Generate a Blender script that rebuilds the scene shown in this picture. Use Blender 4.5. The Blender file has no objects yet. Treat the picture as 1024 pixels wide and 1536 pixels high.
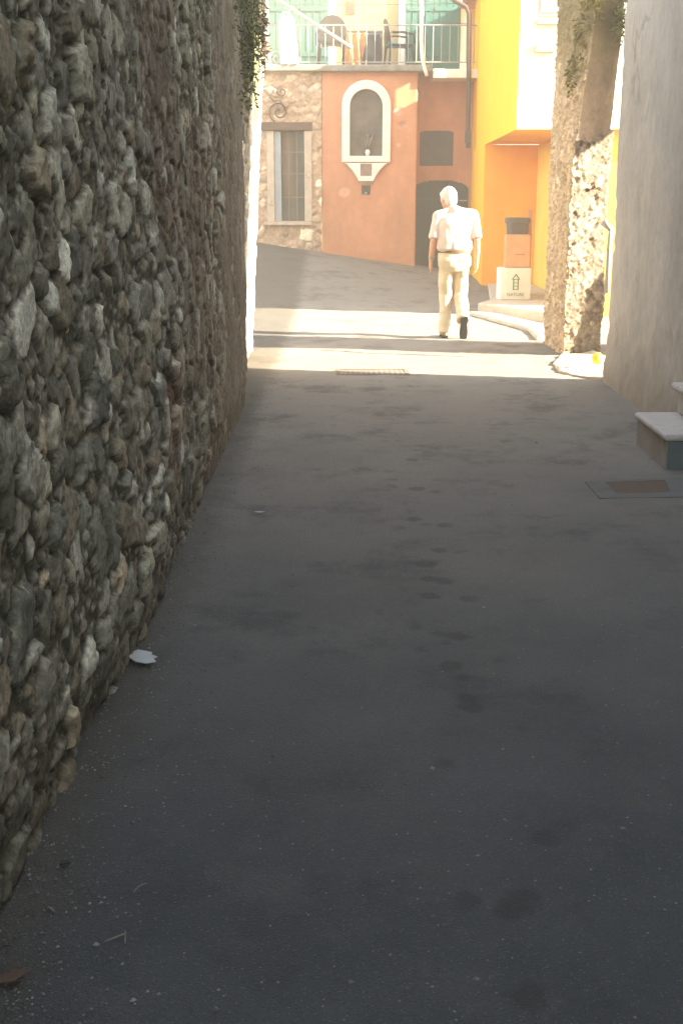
import bpy, bmesh, math, random
import numpy as np
from mathutils import Vector, Matrix
R = math.radians
random.seed(7)
rng = np.random.default_rng(7)
S = bpy.context.scene
COL = S.collection

# ------------------------------------------------------------------ camera
F, PITCH, CH = 1800.0, R(14.7), 1.62
cd = bpy.data.cameras.new('camera'); cam = bpy.data.objects.new('camera', cd); COL.objects.link(cam)
cam.location = (0, 0, CH); cam.rotation_euler = (R(90) - PITCH, 0, 0)
cd.sensor_fit = 'VERTICAL'; cd.sensor_height = 24.0; cd.lens = F / 1536 * 24
cd.clip_start = 0.05; cd.clip_end = 500
S.camera = cam

def P(px, py, Y):
    """world point at street distance Y seen at photo pixel (used to measure real positions)"""
    u, v = (px - 512) / F, -(py - 768) / F
    d = Vector((u, math.cos(PITCH) + v * math.sin(PITCH), -math.sin(PITCH) + v * math.cos(PITCH)))
    return Vector((0, 0, CH)) + d * (Y / d.y)
def ZY(py, Y): return P(512, py, Y).z
def G(px, py, z=0.0):
    u, v = (px - 512) / F, -(py - 768) / F
    d = Vector((u, math.cos(PITCH) + v * math.sin(PITCH), -math.sin(PITCH) + v * math.cos(PITCH)))
    return Vector((0, 0, CH)) + d * ((z - CH) / d.z)

# ------------------------------------------------------------------ light
SUN_EL, SUN_AZ = R(25), R(13)      # low, from the right and slightly from behind
w = bpy.data.worlds.new('World'); S.world = w; w.use_nodes = True
nt = w.node_tree; nt.nodes.clear()
sky = nt.nodes.new('ShaderNodeTexSky'); sky.sky_type = 'NISHITA'; sky.sun_disc = False
sky.sun_elevation = SUN_EL; sky.sun_rotation = R(90) + SUN_AZ
bg = nt.nodes.new('ShaderNodeBackground'); bg.inputs[1].default_value = 0.10
out = nt.nodes.new('ShaderNodeOutputWorld')
hs = nt.nodes.new('ShaderNodeHueSaturation'); hs.inputs['Saturation'].default_value = .55
mxw = nt.nodes.new('ShaderNodeMix'); mxw.data_type = 'RGBA'; mxw.blend_type = 'MULTIPLY'; mxw.inputs[0].default_value = 1; mxw.inputs[7].default_value = (1.0, .965, .89, 1)
nt.links.new(sky.outputs[0], hs.inputs['Color']); nt.links.new(hs.outputs[0], mxw.inputs[6]); nt.links.new(mxw.outputs[2], bg.inputs[0]); nt.links.new(bg.outputs[0], out.inputs[0])
sd = bpy.data.lights.new('sun', 'SUN'); sun = bpy.data.objects.new('sun', sd); COL.objects.link(sun)
sd.energy = 4.2; sd.angle = R(0.5); sd.color = (1.0, 0.86, 0.66)
to_sun = Vector((math.cos(SUN_EL) * math.cos(SUN_AZ), -math.cos(SUN_EL) * math.sin(SUN_AZ), math.sin(SUN_EL)))
sun.rotation_euler = to_sun.to_track_quat('Z', 'Y').to_euler(); sun.location = (20, -5, 12)
S.view_settings.view_transform = 'Standard'; S.view_settings.look = 'None'
S.view_settings.exposure = 3.83; S.view_settings.gamma = 1
S.cycles.max_bounces = 8; S.cycles.diffuse_bounces = 6
S.cycles.use_denoising = True; S.cycles.use_adaptive_sampling = False; S.cycles.sample_clamp_indirect = 4.0; S.cycles.volume_bounces = 0

# ------------------------------------------------------------------ noise
def _h(ix, iy, seed):
    n = (ix.astype(np.int64) * 374761393 + iy.astype(np.int64) * 668265263 + seed * 974634977) & 0xffffffff
    n = ((n ^ (n >> 13)) * 1274126177) & 0xffffffff
    n = (n ^ (n >> 16)) & 0xffffffff
    return n.astype(np.float64) / 4294967295.0
def vnoise(x, y, seed=0):
    ix, iy = np.floor(x), np.floor(y); fx, fy = x - ix, y - iy
    fx = fx * fx * (3 - 2 * fx); fy = fy * fy * (3 - 2 * fy)
    a, b = _h(ix, iy, seed), _h(ix + 1, iy, seed); c, d = _h(ix, iy + 1, seed), _h(ix + 1, iy + 1, seed)
    return (a * (1 - fx) + b * fx) * (1 - fy) + (c * (1 - fx) + d * fx) * fy
def fbm(x, y, seed=0, oct=4, gain=.5):
    t, a, s = 0, 1, 0
    for k in range(oct):
        t = t + a * (vnoise(x * 2 ** k, y * 2 ** k, seed + k * 17) - .5); s += a; a *= gain
    return t / s * 2            # about -1..1
def sstep(a, b, x):
    t = np.clip((x - a) / (b - a), 0, 1); return t * t * (3 - 2 * t)

# ------------------------------------------------------------------ materials
def new_mat(name):
    m = bpy.data.materials.new(name); m.use_nodes = True
    n = m.node_tree.nodes; b = n['Principled BSDF']
    return m, n, m.node_tree.links, b
def N(n, t, **kw):
    o = n.new(t)
    for k, v in kw.items():
        if k in o.inputs: o.inputs[k].default_value = v
        else: setattr(o, k, v)
    return o
def c4(c): return (c[0], c[1], c[2], 1)
def ramp(n, stops):
    r = n.new('ShaderNodeValToRGB'); e = r.color_ramp.elements
    while len(e) < len(stops): e.new(.5)
    for el, (p, c) in zip(e, stops): el.position = p; el.color = c4(c) if len(c) == 3 else c
    return r
def mixc(n, l, fac, a, b, mode='MIX'):
    m = n.new('ShaderNodeMix'); m.data_type = 'RGBA'; m.blend_type = mode
    for k, v in ((0, fac), (6, a), (7, b)):
        if hasattr(v, 'links') or isinstance(v, bpy.types.NodeSocket): l.new(v, m.inputs[k])
        else: m.inputs[k].default_value = c4(v) if k else v
    return m.outputs[2]
def mat(name, c1, c2=None, scale=4., rough=.85, bump=.0, bscale=40., detail=5., stretch=(1, 1, 1), metallic=0., spec=.3,
        lo=.35, hi=.68, streak=None, grime=None):
    m, n, l, b = new_mat(name)
    tc = N(n, 'ShaderNodeTexCoord'); mp = N(n, 'ShaderNodeMapping'); mp.inputs['Scale'].default_value = stretch
    l.new(tc.outputs['Object'], mp.inputs[0])
    if c2 is None: c2 = tuple(x * .8 for x in c1)
    t = N(n, 'ShaderNodeTexNoise', Scale=scale, Detail=detail, Roughness=.62); l.new(mp.outputs[0], t.inputs['Vector'])
    r = ramp(n, [(lo, c2), (hi, c1)]); l.new(t.outputs[0], r.inputs[0]); col = r.outputs[0]
    if streak:
        mp2 = N(n, 'ShaderNodeMapping'); mp2.inputs['Scale'].default_value = (streak[1], streak[1], streak[1] * .1)
        l.new(tc.outputs['Object'], mp2.inputs[0])
        t2 = N(n, 'ShaderNodeTexNoise', Scale=1., Detail=6., Roughness=.6); l.new(mp2.outputs[0], t2.inputs['Vector'])
        r2 = ramp(n, [(.50, (0, 0, 0)), (.72, (1, 1, 1))]); l.new(t2.outputs[0], r2.inputs[0])
        mu = N(n, 'ShaderNodeMath', operation='MULTIPLY'); l.new(r2.outputs[0], mu.inputs[0]); mu.inputs[1].default_value = streak[2]
        col = mixc(n, l, mu.outputs[0], col, streak[0])
    if grime:
        t3 = N(n, 'ShaderNodeTexNoise', Scale=grime[1], Detail=8., Roughness=.7); l.new(tc.outputs['Object'], t3.inputs['Vector'])
        r3 = ramp(n, [(grime[2], (0, 0, 0)), (grime[2] + .12, (1, 1, 1))]); l.new(t3.outputs[0], r3.inputs[0])
        col = mixc(n, l, r3.outputs[0], col, grime[0])
    l.new(col, b.inputs['Base Color'])
    b.inputs['Roughness'].default_value = rough; b.inputs['Metallic'].default_value = metallic
    b.inputs['Specular IOR Level'].default_value = spec
    if bump:
        t4 = N(n, 'ShaderNodeTexNoise', Scale=bscale, Detail=6., Roughness=.65); l.new(mp.outputs[0], t4.inputs['Vector'])
        bp = N(n, 'ShaderNodeBump', Strength=1.0, Distance=bump); l.new(t4.outputs[0], bp.inputs['Height']); l.new(bp.outputs[0], b.inputs['Normal'])
    return m
def mat_attr(name, rough=.9, bump=.004, bscale=60., var=.35, vscale=25., fleck=None):
    m, n, l, b = new_mat(name)
    at = N(n, 'ShaderNodeAttribute'); at.attribute_name = 'Col'
    tc = N(n, 'ShaderNodeTexCoord')
    t = N(n, 'ShaderNodeTexNoise', Scale=vscale, Detail=9., Roughness=.75); l.new(tc.outputs['Object'], t.inputs['Vector'])
    r = ramp(n, [(.3, (1 - var,) * 3), (.7, (1 + var,) * 3)]); l.new(t.outputs[0], r.inputs[0])
    col = mixc(n, l, 1., at.outputs[0], r.outputs[0], 'MULTIPLY')
    if fleck:
        for sc, th, cc in fleck:
            t2 = N(n, 'ShaderNodeTexNoise', Scale=sc, Detail=7., Roughness=.7); l.new(tc.outputs['Object'], t2.inputs['Vector'])
            r2 = ramp(n, [(th, (0, 0, 0)), (th + .07, (.7, .7, .7))]); l.new(t2.outputs[0], r2.inputs[0])
            col = mixc(n, l, r2.outputs[0], col, cc)
    l.new(col, b.inputs['Base Color'])
    b.inputs['Roughness'].default_value = rough; b.inputs['Specular IOR Level'].default_value = .25
    t4 = N(n, 'ShaderNodeTexNoise', Scale=bscale, Detail=9., Roughness=.75); l.new(tc.outputs['Object'], t4.inputs['Vector'])
    bp = N(n, 'ShaderNodeBump', Strength=1.0, Distance=bump); l.new(t4.outputs[0], bp.inputs['Height']); l.new(bp.outputs[0], b.inputs['Normal'])
    return m

# ------------------------------------------------------------------ object helpers
def thing(name, label, cat, loc=(0, 0, 0), rotz=0, group=None):
    o = bpy.data.objects.new(name, None); COL.objects.link(o); o.empty_display_size = .1
    o.location = loc; o.rotation_euler = (0, 0, rotz); o['label'] = label; o['category'] = cat
    if group: o['group'] = group
    return o
def tag(o, label, cat, group=None):
    o['label'] = label; o['category'] = cat
    if group: o['group'] = group
    return o
def link(name, me, m=None, parent=None, smooth=False, bevel=0, world=False):
    o = bpy.data.objects.new(name, me); COL.objects.link(o)
    if m: me.materials.append(m)
    if smooth: me.polygons.foreach_set('use_smooth', [True] * len(me.polygons))
    if parent:
        o.parent = parent
        if world: o.matrix_parent_inverse = MW(parent).inverted()
    if bevel:
        bv = o.modifiers.new('bevel', 'BEVEL'); bv.width = bevel; bv.segments = 2; bv.limit_method = 'ANGLE'; bv.angle_limit = R(40)
    return o
def MW(o):
    mm = Matrix.LocRotScale(o.location, o.rotation_euler, o.scale)
    if o.parent: mm = MW(o.parent) @ o.matrix_parent_inverse @ mm
    return mm
def dup(root, loc, rotz, label=None):
    r = root.copy(); COL.objects.link(r); r.location = loc; r.rotation_euler = (0, 0, rotz)
    if label: r['label'] = label
    for ch in list(root.children):
        c = ch.copy(); COL.objects.link(c); c.parent = r
    return r

class MB:
    """collects shapes into ONE mesh"""
    def __init__(s): s.v = []; s.f = []
    def add(s, vs, fs):
        k = len(s.v); s.v += [tuple(v) for v in vs]; s.f += [tuple(i + k for i in f) for f in fs]; return s
    def box(s, x0, x1, y0, y1, z0, z1):
        return s.add([(x0,y0,z0),(x1,y0,z0),(x1,y1,z0),(x0,y1,z0),(x0,y0,z1),(x1,y0,z1),(x1,y1,z1),(x0,y1,z1)],
                     [(0,3,2,1),(4,5,6,7),(0,1,5,4),(1,2,6,5),(2,3,7,6),(3,0,4,7)])
    def prism(s, pts, d):
        """polygon (3D points) extruded by vector d"""
        d = Vector(d); n = len(pts); a = [Vector(p) for p in pts]
        return s.add(a + [p + d for p in a], [tuple(range(n))[::-1], tuple(range(n, 2 * n))] +
                     [(i, (i + 1) % n, n + (i + 1) % n, n + i) for i in range(n)])
    def ring(s, outer, inner, d):
        """two matching open/closed loops extruded by d"""
        d = Vector(d); n = len(outer); o = [Vector(p) for p in outer]; i_ = [Vector(p) for p in inner]
        vs = o + i_ + [p + d for p in o] + [p + d for p in i_]; fs = []
        for k in range(n):
            j = (k + 1) % n
            fs += [(k, j, n + j, n + k), (2*n + k, 3*n + k, 3*n + j, 2*n + j), (k, 2*n + k, 2*n + j, j), (n + k, n + j, 3*n + j, 3*n + k)]
        return s.add(vs, fs)
    def tube(s, pts, r, n=8, r2=None):
        pts = [Vector(p) for p in pts]; m = len(pts); vs = []; fs = []
        prev = None
        for i, p in enumerate(pts):
            t = (pts[min(i + 1, m - 1)] - pts[max(i - 1, 0)]).normalized()
            if prev is None:
                a = Vector((0, 0, 1)) if abs(t.z) < .9 else Vector((1, 0, 0)); e = t.cross(a).normalized()
            else: e = (prev - t * prev.dot(t)).normalized()
            prev = e; g = t.cross(e); rr = r if r2 is None else r + (r2 - r) * i / (m - 1)
            for k in range(n):
                an = 2 * math.pi * k / n; vs.append(p + (e * math.cos(an) + g * math.sin(an)) * rr)
        for i in range(m - 1):
            for k in range(n):
                fs.append((i*n + k, i*n + (k+1) % n, (i+1)*n + (k+1) % n, (i+1)*n + k))
        fs.append(tuple(range(n))[::-1]); fs.append(tuple(range((m-1)*n, m*n)))
        return s.add(vs, fs)
    def loft(s, rings, n=20, sq=2.0):
        """rings: (centre, rx, ry) stacked along a path; ellipses stay near-perpendicular to it"""
        m = len(rings); vs = []; fs = []
        cs = [Vector(r[0]) for r in rings]
        for i, (c, rx, ry) in enumerate(rings):
            t = (cs[min(i + 1, m - 1)] - cs[max(i - 1, 0)]).normalized()
            e = Vector((1, 0, 0)); e = (e - t * e.dot(t)).normalized(); g = t.cross(e)
            for k in range(n):
                an = 2 * math.pi * k / n; ca, sa = math.cos(an), math.sin(an)
                ca = math.copysign(abs(ca) ** (2 / sq), ca); sa = math.copysign(abs(sa) ** (2 / sq), sa)
                vs.append(cs[i] + e * rx * ca + g * ry * sa)
        for i in range(m - 1):
            for k in range(n):
                fs.append((i*n + k, i*n + (k+1) % n, (i+1)*n + (k+1) % n, (i+1)*n + k))
        fs.append(tuple(range(n))[::-1]); fs.append(tuple(range((m-1)*n, m*n)))
        return s.add(vs, fs)
    def ball(s, c, r, sc=(1, 1, 1), nu=14, nv=10, rot=None):
        c = Vector(c); vs = [(0, 0, 1)]; fs = []
        for j in range(1, nv):
            th = math.pi * j / nv
            for i in range(nu):
                ph = 2 * math.pi * i / nu; vs.append((math.sin(th)*math.cos(ph), math.sin(th)*math.sin(ph), math.cos(th)))
        vs.append((0, 0, -1)); L = len(vs) - 1
        for i in range(nu):
            fs.append((0, 1 + i, 1 + (i+1) % nu)); fs.append((L, L - nu + (i+1) % nu, L - nu + i))
        for j in range(nv - 2):
            for i in range(nu):
                a = 1 + j*nu; fs.append((a + i, a + nu + i, a + nu + (i+1) % nu, a + (i+1) % nu))
        q = []
        for v in vs:
            v = Vector((v[0]*sc[0]*r, v[1]*sc[1]*r, v[2]*sc[2]*r))
            if rot: v = rot @ v
            q.append(c + v)
        return s.add(q, fs)
    def mesh(s, name):
        me = bpy.data.meshes.new(name); me.from_pydata(s.v, [], s.f)
        bm = bmesh.new(); bm.from_mesh(me); bmesh.ops.recalc_face_normals(bm, faces=bm.faces); bm.to_mesh(me); bm.free()
        return me
    def build(s, name, m, parent=None, smooth=False, bevel=0, world=False):
        return link(name, s.mesh(name), m, parent, smooth, bevel, world)
    def blob(s, name, m, voxel, smooth, parent=None, disp=None):
        """union of the shapes as one continuous smooth skin"""
        me = s.mesh(name); o = bpy.data.objects.new(name, me); COL.objects.link(o)
        rm = o.modifiers.new('r', 'REMESH'); rm.mode = 'VOXEL'; rm.voxel_size = voxel
        if smooth:
            sm = o.modifiers.new('s', 'SMOOTH'); sm.iterations = smooth; sm.factor = .5
        dg = bpy.context.evaluated_depsgraph_get(); dg.update()
        me2 = bpy.data.meshes.new_from_object(o.evaluated_get(dg))
        bpy.data.objects.remove(o); bpy.data.meshes.remove(me); me2.name = name
        if disp:
            k = len(me2.vertices); co = np.empty(k*3); me2.vertices.foreach_get('co', co); co = co.reshape(-1, 3)
            no = np.empty(k*3); me2.vertices.foreach_get('normal', no); no = no.reshape(-1, 3)
            co = co + no * disp(co)[:, None]; me2.vertices.foreach_set('co', co.ravel()); me2.update()
        return link(name, me2, m, parent, True)

def grid_mesh(name, pos, keep=None, col=None):
    a, b, _ = pos.shape
    idx = np.arange(a * b).reshape(a, b)
    q = np.stack([idx[:-1, :-1], idx[1:, :-1], idx[1:, 1:], idx[:-1, 1:]], -1)
    if keep is not None: q = q[keep]
    q = q.reshape(-1, 4)
    me = bpy.data.meshes.new(name); me.vertices.add(a*b); me.vertices.foreach_set('co', pos.reshape(-1).astype(np.float32))
    me.loops.add(q.size); me.loops.foreach_set('vertex_index', q.ravel().astype(np.int32))
    me.polygons.add(len(q)); me.polygons.foreach_set('loop_start', np.arange(0, q.size, 4, dtype=np.int32))
    me.update(calc_edges=True); me.validate()
    if col is not None:
        at = me.color_attributes.new('Col', 'FLOAT_COLOR', 'POINT')
        c = np.ones((a*b, 4), np.float32); c[:, :3] = col.reshape(-1, 3); at.data.foreach_set('color', c.ravel())
    me.polygons.foreach_set('use_smooth', [True] * len(me.polygons))
    return me
def round_path(pts, r, seg=5):
    pts = [Vector(p) for p in pts]; o = [pts[0]]
    for i in range(1, len(pts) - 1):
        a, b, c = pts[i-1], pts[i], pts[i+1]
        k = min(r, (a-b).length * .45, (c-b).length * .45)
        p, q = b + (a-b).normalized()*k, b + (c-b).normalized()*k
        for j in range(seg + 1):
            t = j / seg; o.append((1-t)*(1-t)*p + 2*t*(1-t)*b + t*t*q)
    o.append(pts[-1]); return o
def height_wall(name, pts, svals, zvals, hf, m, parent=None, side=1, lean=None, keep=None, z0=0):
    """a wall face along a plan path, relief h(s,z) pushed out along its normal; hf returns (h, colour)"""
    a = np.array([(p[0], p[1]) for p in pts], float); d = np.diff(a, axis=0); L = np.hypot(d[:, 0], d[:, 1])
    cs = np.concatenate([[0], np.cumsum(L)]); svals = np.clip(np.asarray(svals, float), 0, cs[-1])
    nn = np.stack([d[:, 1], -d[:, 0]], 1) / L[:, None] * side
    nv = np.vstack([nn[:1], (nn[1:] + nn[:-1]) / 2, nn[-1:]]); nv /= np.linalg.norm(nv, axis=1)[:, None]
    x, y = np.interp(svals, cs, a[:, 0]), np.interp(svals, cs, a[:, 1])
    nx, ny = np.interp(svals, cs, nv[:, 0]), np.interp(svals, cs, nv[:, 1])
    SS, ZZ = np.meshgrid(svals, np.asarray(zvals, float), indexing='ij')
    h, col = hf(SS, ZZ)
    pos = np.empty(SS.shape + (3,))
    pos[..., 0] = x[:, None] + nx[:, None]*h; pos[..., 1] = y[:, None] + ny[:, None]*h; pos[..., 2] = ZZ + z0
    if lean is not None:
        dx, dy = lean(SS, ZZ); pos[..., 0] += dx; pos[..., 1] += dy
    kp = None
    if keep is not None:
        cS = (SS[:-1, :-1] + SS[1:, 1:]) / 2; cZ = (ZZ[:-1, :-1] + ZZ[1:, 1:]) / 2; kp = keep(cS, cZ)
    return link(name, grid_mesh(name, pos, kp, col), m, parent)

def rubble(u, v, seed, size, palette, mortar, relief=.05, fill=.8, aspect=1.15, jit=.42, gap=.10, soft=.28, tilt=.5, var=.26, chip=.0):
    """random rubble stones bedded in mortar: relief (m) and own colours of stones and mortar"""
    sh = u.shape; u = u.ravel(); v = v.ravel()
    rg = np.random.default_rng(seed)
    wu = u + size*(.16*fbm(u/size*1.3, v/size*1.3, seed+1, 3) + .085*fbm(u/size*4.5, v/size*4.5, seed+3, 3)); wv = v + size*(.16*fbm(u/size*1.3+9, v/size*1.3, seed+2, 3) + .085*fbm(u/size*4.5+5, v/size*4.5, seed+4, 3))
    u0, u1, v0, v1 = u.min()-size, u.max()+size, v.min()-size, v.max()+size
    sx, sy = size*aspect, size*.86
    gx, gy = np.meshgrid(np.arange(u0, u1, sx), np.arange(v0, v1, sy), indexing='ij')
    gx = gx + (np.arange(gx.shape[1]) % 2)[None, :]*sx/2
    su = (gx + rg.uniform(-jit, jit, gx.shape)*sx).ravel(); sv = (gy + rg.uniform(-jit, jit, gy.shape)*sy).ravel()
    n = len(su)
    rad = size*np.exp(rg.normal(0, var, n)); ang = rg.uniform(-.6, .6, n); asp = np.exp(rg.normal(.18, .2, n))
    prot = rg.uniform(.35, 1.25, n)*np.clip(rad/size, .5, 1.4); tu, tv = rg.normal(0, tilt, n), rg.normal(0, tilt, n)
    present = rg.uniform(0, 1, n) < fill
    pc = np.array(palette); ci = rg.integers(0, len(pc), n); sc = pc[ci]*np.exp(rg.normal(0, .30, n))[:, None]
    ca, sa = np.cos(ang), np.sin(ang)
    h = np.zeros(len(u)); col = np.empty((len(u), 3)); T = max(2.5*size, .25)
    key = np.floor((wu-u0)/T).astype(np.int64)*100000 + np.floor((wv-v0+5)/T).astype(np.int64)
    order = np.argsort(key, kind='stable'); cuts = np.flatnonzero(np.diff(key[order])) + 1
    for ii in np.split(order, cuts):
        x, y = wu[ii], wv[ii]; q = 2.4*size
        c = np.where((su > x.min()-q) & (su < x.max()+q) & (sv > y.min()-q) & (sv < y.max()+q))[0]
        dx = x[:, None]-su[c]; dy = y[:, None]-sv[c]
        px = (dx*ca[c]+dy*sa[c])/(rad[c]*asp[c]); py = (-dx*sa[c]+dy*ca[c])/(rad[c]/asp[c]**.5)
        dd = np.sqrt(px*px+py*py) ; pk = (np.abs(px)**3+np.abs(py)**3)**(1/3); dd = .55*dd+.45*pk
        i1 = dd.argmin(1); r = np.arange(len(ii)); d1 = dd[r, i1]; dd[r, i1] = 9; d2 = dd.min(1); j = c[i1]
        e = d2 - d1
        mk = sstep(gap*.5, gap*.5+soft, e)*sstep(1.02, 1.02-soft*1.07, d1)*present[j]
        dome = .45*np.sqrt(np.clip(1-(np.clip(d1, 0, 1))**2*.8, 0, 1)) + .55*np.clip(1-.5*np.clip(d1, 0, 1)**4, 0, 1)
        fx = wu[ii]/size*2.6 + j*3.7; fy = wv[ii]/size*2.6 + j*1.9; rid = 1-np.abs(fbm(fx, fy, seed+8, 3))*1.6; dome = dome*(1 - chip*np.clip(rid, 0, 1)**3)
        hh = relief*prot[j]*dome*(1 + .35*(tu[j]*px[r, i1]+tv[j]*py[r, i1]))
        h[ii] = mk*np.clip(hh, 0, relief*2.2)
        cm = sstep(.15, .5, mk)[:, None]
        col[ii] = np.array(mortar)[None]*(1-cm) + sc[j]*cm
    h += relief*.10*fbm(u/size*3, v/size*3, seed+5, 4) + relief*.10*fbm(u/size*9, v/size*9, seed+6, 3)
    col *= (1 + .28*fbm(u/size*2.2, v/size*2.2, seed+7, 5))[:, None]
    return h.reshape(sh), np.clip(col, .004, .9).reshape(sh + (3,))

def gz(x, y):
    """street level: flat, then climbing in front of the orange house, more on its left"""
    t = np.clip((np.asarray(y, float)-17.2)/6.8, 0, 1); t = t*t*(3-2*t)
    return t*np.clip(.52-.15*np.asarray(x, float), .12, 1.1)

# ------------------------------------------------------------------ palettes / materials
M = {}
M['rubble'] = mat_attr('rubble_stone', .92, .010, 40, .55, 55, ((24, .60, (.36, .345, .28)), (13, .60, (.05, .048, .033))))
M['rubble_lit'] = mat_attr('pale_rubble', .92, .008, 40, .25, 18)
M['plaster_relief'] = mat_attr('old_plaster', .9, .003, 45, .14, 9)
M['orange'] = mat_attr('terracotta_render', .9, .003, 30, .10, 5)
M['yellow'] = mat('yellow_render', (.82, .425, .006), (.78, .38, .005), 1.5, .85, .002, 60)
M['cream'] = mat('cream_render', (.78, .70, .52), (.70, .62, .44), 2., .85, .002, 60)
M['peach'] = mat('bounce_orange_render', (.88, .40, .03), (.80, .33, .02), 2., .88, .003, 50)  # orange tint holds the light bounced into the recess
M['creamyellow'] = mat('pale_yellow_render', (.36, .265, .115), (.31, .22, .09), 2.5, .9, .003, 40, grime=((.20, .14, .07), 3.5, .66))
M['white_trim'] = mat('white_trim_paint', (.80, .74, .63), (.68, .61, .50), 6., .8, .002, 60)
M['white_metal'] = mat('white_painted_metal', (.30, .29, .26), (.24, .23, .20), 8., .5, .001, 50)
M['green_shutter'] = mat('green_shutter_paint', (.032, .118, .095), (.024, .092, .075), 5., .7, .001, 60, stretch=(1, 1, .2))
M['slab'] = mat('terrace_concrete', (.27, .24, .19), (.17, .15, .12), 5., .9, .004, 30, grime=((.10, .09, .06), 6, .6))
M['iron'] = mat('rusty_iron', (.10, .065, .04), (.06, .04, .03), 12., .7, .001, 60)
M['wood_lintel'] = mat('brown_wood', (.14, .085, .05), (.09, .055, .035), 9., .8, .002, 40, stretch=(.3, 1, 1))
M['stone_frame'] = mat('pale_stone', (.52, .42, .31), (.42, .33, .24), 7., .88, .003, 40)
M['blue_grey'] = mat('blue_grey_paint', (.34, .36, .35), (.27, .29, .29), 7., .7)
M['pane_dark'] = mat('dim_pane', (.10, .10, .075), (.06, .065, .05), 3., .35, spec=.5)
M['door_dark'] = mat('dark_green_door', (.055, .062, .048), (.038, .044, .036), 4., .75, .002, 30, stretch=(1, 1, .15))
M['panel_dark'] = mat('weathered_dark_panel', (.085, .07, .058), (.06, .05, .04), 5., .8, .002, 30)
M['painting'] = mat('faded_dark_painting', (.17, .125, .09), (.075, .062, .05), 4.5, .6, .0015, 20, lo=.38, hi=.72)
M['dark_plastic'] = mat('dark_grey_plastic', (.022, .021, .021), (.016, .016, .016), 9., .5)
M['bin_plastic'] = mat('brown_grey_plastic', (.11, .085, .065), (.085, .066, .052), 6., .55)
M['cardboard'] = mat('brown_cardboard', (.58, .29, .13), (.50, .24, .10), 8., .85, .001, 40)
M['white_card'] = mat('white_cardboard', (.72, .66, .54), (.66, .60, .48), 8., .8, .001, 40)
M['green_ink'] = mat('green_print', (.045, .19, .035), (.035, .15, .03), 30., .8)
M['orange_cloth'] = mat('orange_cloth', (.50, .25, .09), (.38, .17, .06), 7., .95, .003, 25)
M['white_cloth'] = mat('white_cloth', (.52, .50, .49), (.44, .42, .43), 5., .95, .002, 25)
M['cyan'] = mat('turquoise_cloth', (.06, .42, .52), (.04, .34, .44), 9., .9)
M['step_stone'] = mat('worn_step_marble', (.46, .425, .40), (.37, .34, .32), 7., .7, .002, 30, grime=((.15, .14, .13), 7, .62))
M['teal_paint'] = mat('teal_painted_riser', (.12, .15, .145), (.08, .10, .10), 4., .8, .002, 30)
M['beige_riser'] = mat('beige_plaster_riser', (.29, .26, .225), (.22, .195, .17), 5., .9, .003, 30, grime=((.09, .085, .075), 4, .55))
M['grate'] = mat('dusty_grate', (.135, .115, .092), (.10, .085, .068), 25., .85, .002, 60)
M['rust'] = mat('rusty_iron_lid', (.10, .058, .036), (.06, .042, .032), 25., .8, .002, 60)
M['kerb'] = mat('pale_kerb_stone', (.52, .44, .32), (.40, .33, .24), 6., .9, .006, 18)
M['concrete'] = mat('pale_cement', (.115, .115, .11), (.085, .085, .082), 8., .9, .003, 40)
M['roof'] = mat('roof_tile', (.34, .16, .09), (.26, .12, .07), 6., .9, .01, 9)
M['skin'] = mat('skin', (.52, .29, .19), (.46, .25, .16), 14., .55, .0005, 90)
M['shirt'] = mat('white_shirt_cotton', (.54, .46, .40), (.48, .405, .35), 9., .9, .0008, 120)
M['trouser'] = mat('khaki_trouser_cotton', (.56, .48, .34), (.50, .42, .29), 9., .9, .0008, 120)
M['belt'] = mat('brown_belt', (.15, .10, .065), (.11, .07, .045), 9., .5)
M['shoe'] = mat('tan_shoe', (.50, .36, .22), (.40, .28, .16), 9., .6)
M['sole'] = mat('dark_rubber_sole', (.035, .035, .033), (.025, .025, .024), 20., .8, .002, 40)
M['hair'] = mat('white_hair', (.60, .57, .51), (.44, .42, .37), 60., .8, .003, 150)
M['paper'] = mat('grey_white_paper', (.40, .42, .42), (.34, .36, .36), 20., .8, .001, 60)
M['twig'] = mat('pale_dry_twig', (.24, .22, .18), (.16, .145, .12), 40., .9)
M['dry_leaf'] = mat('dry_brown_leaf', (.10, .06, .04), (.065, .042, .03), 18., .85, .002, 50)
M['leaf_a'] = mat('moss_green_leaf', (.19, .19, .085), (.11, .112, .05), 3., .8)
M['leaf_b'] = mat('yellow_green_leaf', (.26, .22, .06), (.15, .135, .04), 3., .8)
M['yellow_bag'] = mat('yellow_plastic', (.72, .62, .08), (.62, .52, .06), 9., .5)

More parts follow.
